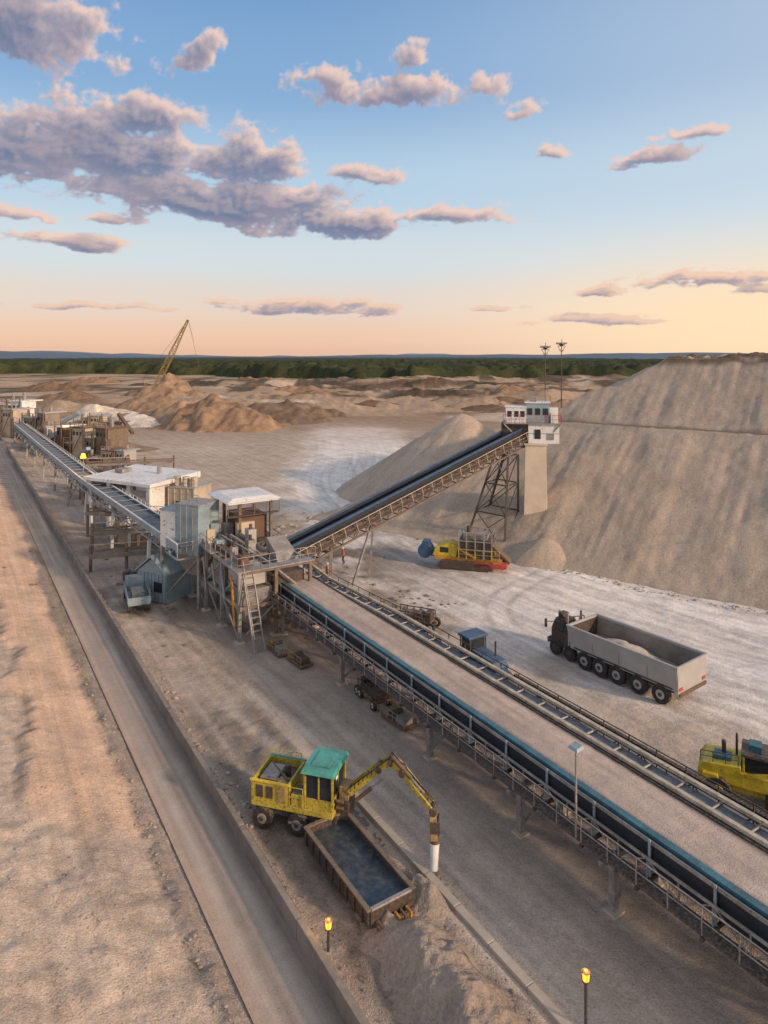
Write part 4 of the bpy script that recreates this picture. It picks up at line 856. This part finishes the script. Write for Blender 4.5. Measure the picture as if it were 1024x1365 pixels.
# ---------------------------------------------------------------- world
w=bpy.data.worlds.new('World'); scene.world=w; w.use_nodes=True; nt=w.node_tree; nt.nodes.clear()
SUN_AZ=122; SUN_EL=18
tc=N(nt,'ShaderNodeTexCoord'); sx=N(nt,'ShaderNodeSeparateXYZ'); nt.links.new(tc.outputs['Generated'],sx.inputs[0])
azn=math_(nt,'MULTIPLY',math_(nt,'ARCTAN2',sx.outputs[0],sx.outputs[1]),57.2958); eln=math_(nt,'MULTIPLY',math_(nt,'ARCSINE',sx.outputs[2]),57.2958)
ramp=N(nt,'ShaderNodeValToRGB'); cr=ramp.color_ramp; cr.interpolation='EASE'
stops=[(-90,(.30,.24,.2)),(-1,(.45,.36,.30)),(0,(.84,.52,.37)),(1.6,(.92,.60,.43)),(4.5,(.84,.70,.61)),(8,(.70,.77,.80)),(14,(.49,.67,.83)),(22,(.25,.44,.71)),(32,(.16,.33,.61)),(60,(.34,.37,.44)),(90,(.38,.39,.44))]
while len(cr.elements)<len(stops): cr.elements.new(.5)
for e,(p,c) in zip(cr.elements,stops): e.position=(p+90)/180; e.color=(*c,1)
nt.links.new(math_(nt,'DIVIDE',math_(nt,'ADD',eln,90),180),ramp.inputs[0])
gx=math_(nt,'MULTIPLY',math_(nt,'SUBTRACT',azn,32),1/28.); gy=math_(nt,'MULTIPLY',math_(nt,'SUBTRACT',eln,2.5),1/7.)
gd=math_(nt,'SQRT',math_(nt,'ADD',math_(nt,'MULTIPLY',gx,gx),math_(nt,'MULTIPLY',gy,gy)))
glow=maprange(nt,gd,1.3,0.0,0,.95)
gx2=maprange(nt,azn,-12,45,0,.42); skyc=mixc(nt,gx2,ramp.outputs[0],(.82,.85,.88))
skyc=mixc(nt,glow,skyc,(1.15,.84,.52))
wx_=math_(nt,'MULTIPLY',math_(nt,'SUBTRACT',azn,115),1/60.); wy_=math_(nt,'MULTIPLY',math_(nt,'SUBTRACT',eln,12),1/38.)
wd=math_(nt,'SQRT',math_(nt,'ADD',math_(nt,'MULTIPLY',wx_,wx_),math_(nt,'MULTIPLY',wy_,wy_)))
skyc=mixc(nt,maprange(nt,wd,1.0,0.0,0,1),skyc,(2.1,1.5,1.05))
bk=math_(nt,'MULTIPLY',maprange(nt,sx.outputs[1],.1,-.6),maprange(nt,eln,0,8)); skyc=mixc(nt,math_(nt,'MULTIPLY',bk,.6),skyc,(.78,.70,.66))
ns=N(nt,'ShaderNodeTexSky'); ns.sky_type='NISHITA'; ns.sun_disc=False; ns.sun_elevation=math.radians(SUN_EL); ns.sun_rotation=math.radians(SUN_AZ)
nm=N(nt,'ShaderNodeVectorMath',operation='SCALE'); nt.links.new(ns.outputs[0],nm.inputs[0]); nm.inputs['Scale'].default_value=.09
skyc=mixc(nt,.1,skyc,nm.outputs[0])
bg=N(nt,'ShaderNodeBackground'); nt.links.new(skyc,bg.inputs[0]); bg.inputs[1].default_value=1.0
out=N(nt,'ShaderNodeOutputWorld'); nt.links.new(bg.outputs[0],out.inputs[0])
w.cycles.sampling_method='MANUAL'; w.cycles.sample_map_resolution=256
sl=bpy.data.lights.new('sun','SUN'); sl.energy=3.3; sl.angle=math.radians(3); sl.color=(1,.72,.49)
so=bpy.data.objects.new('sun',sl); scene.collection.objects.link(so)
e=math.radians(SUN_EL); a=math.radians(SUN_AZ); dv=Vector((math.sin(a)*math.cos(e),math.cos(a)*math.cos(e),math.sin(e)))
so.rotation_euler=dv.to_track_quat('Z','Y').to_euler()
# ---------------------------------------------------------------- camera
cd=bpy.data.cameras.new('camera'); co=bpy.data.objects.new('camera',cd); scene.collection.objects.link(co)
co.location=(0,0,22); co.rotation_euler=(math.radians(90),0,0)
cd.sensor_fit='HORIZONTAL'; cd.sensor_width=36; cd.lens=31.64; cd.shift_y=-.2026; cd.clip_end=20000; cd.clip_start=.5
scene.camera=co
scene.view_settings.view_transform='Standard'; scene.view_settings.look='None'; scene.view_settings.exposure=0
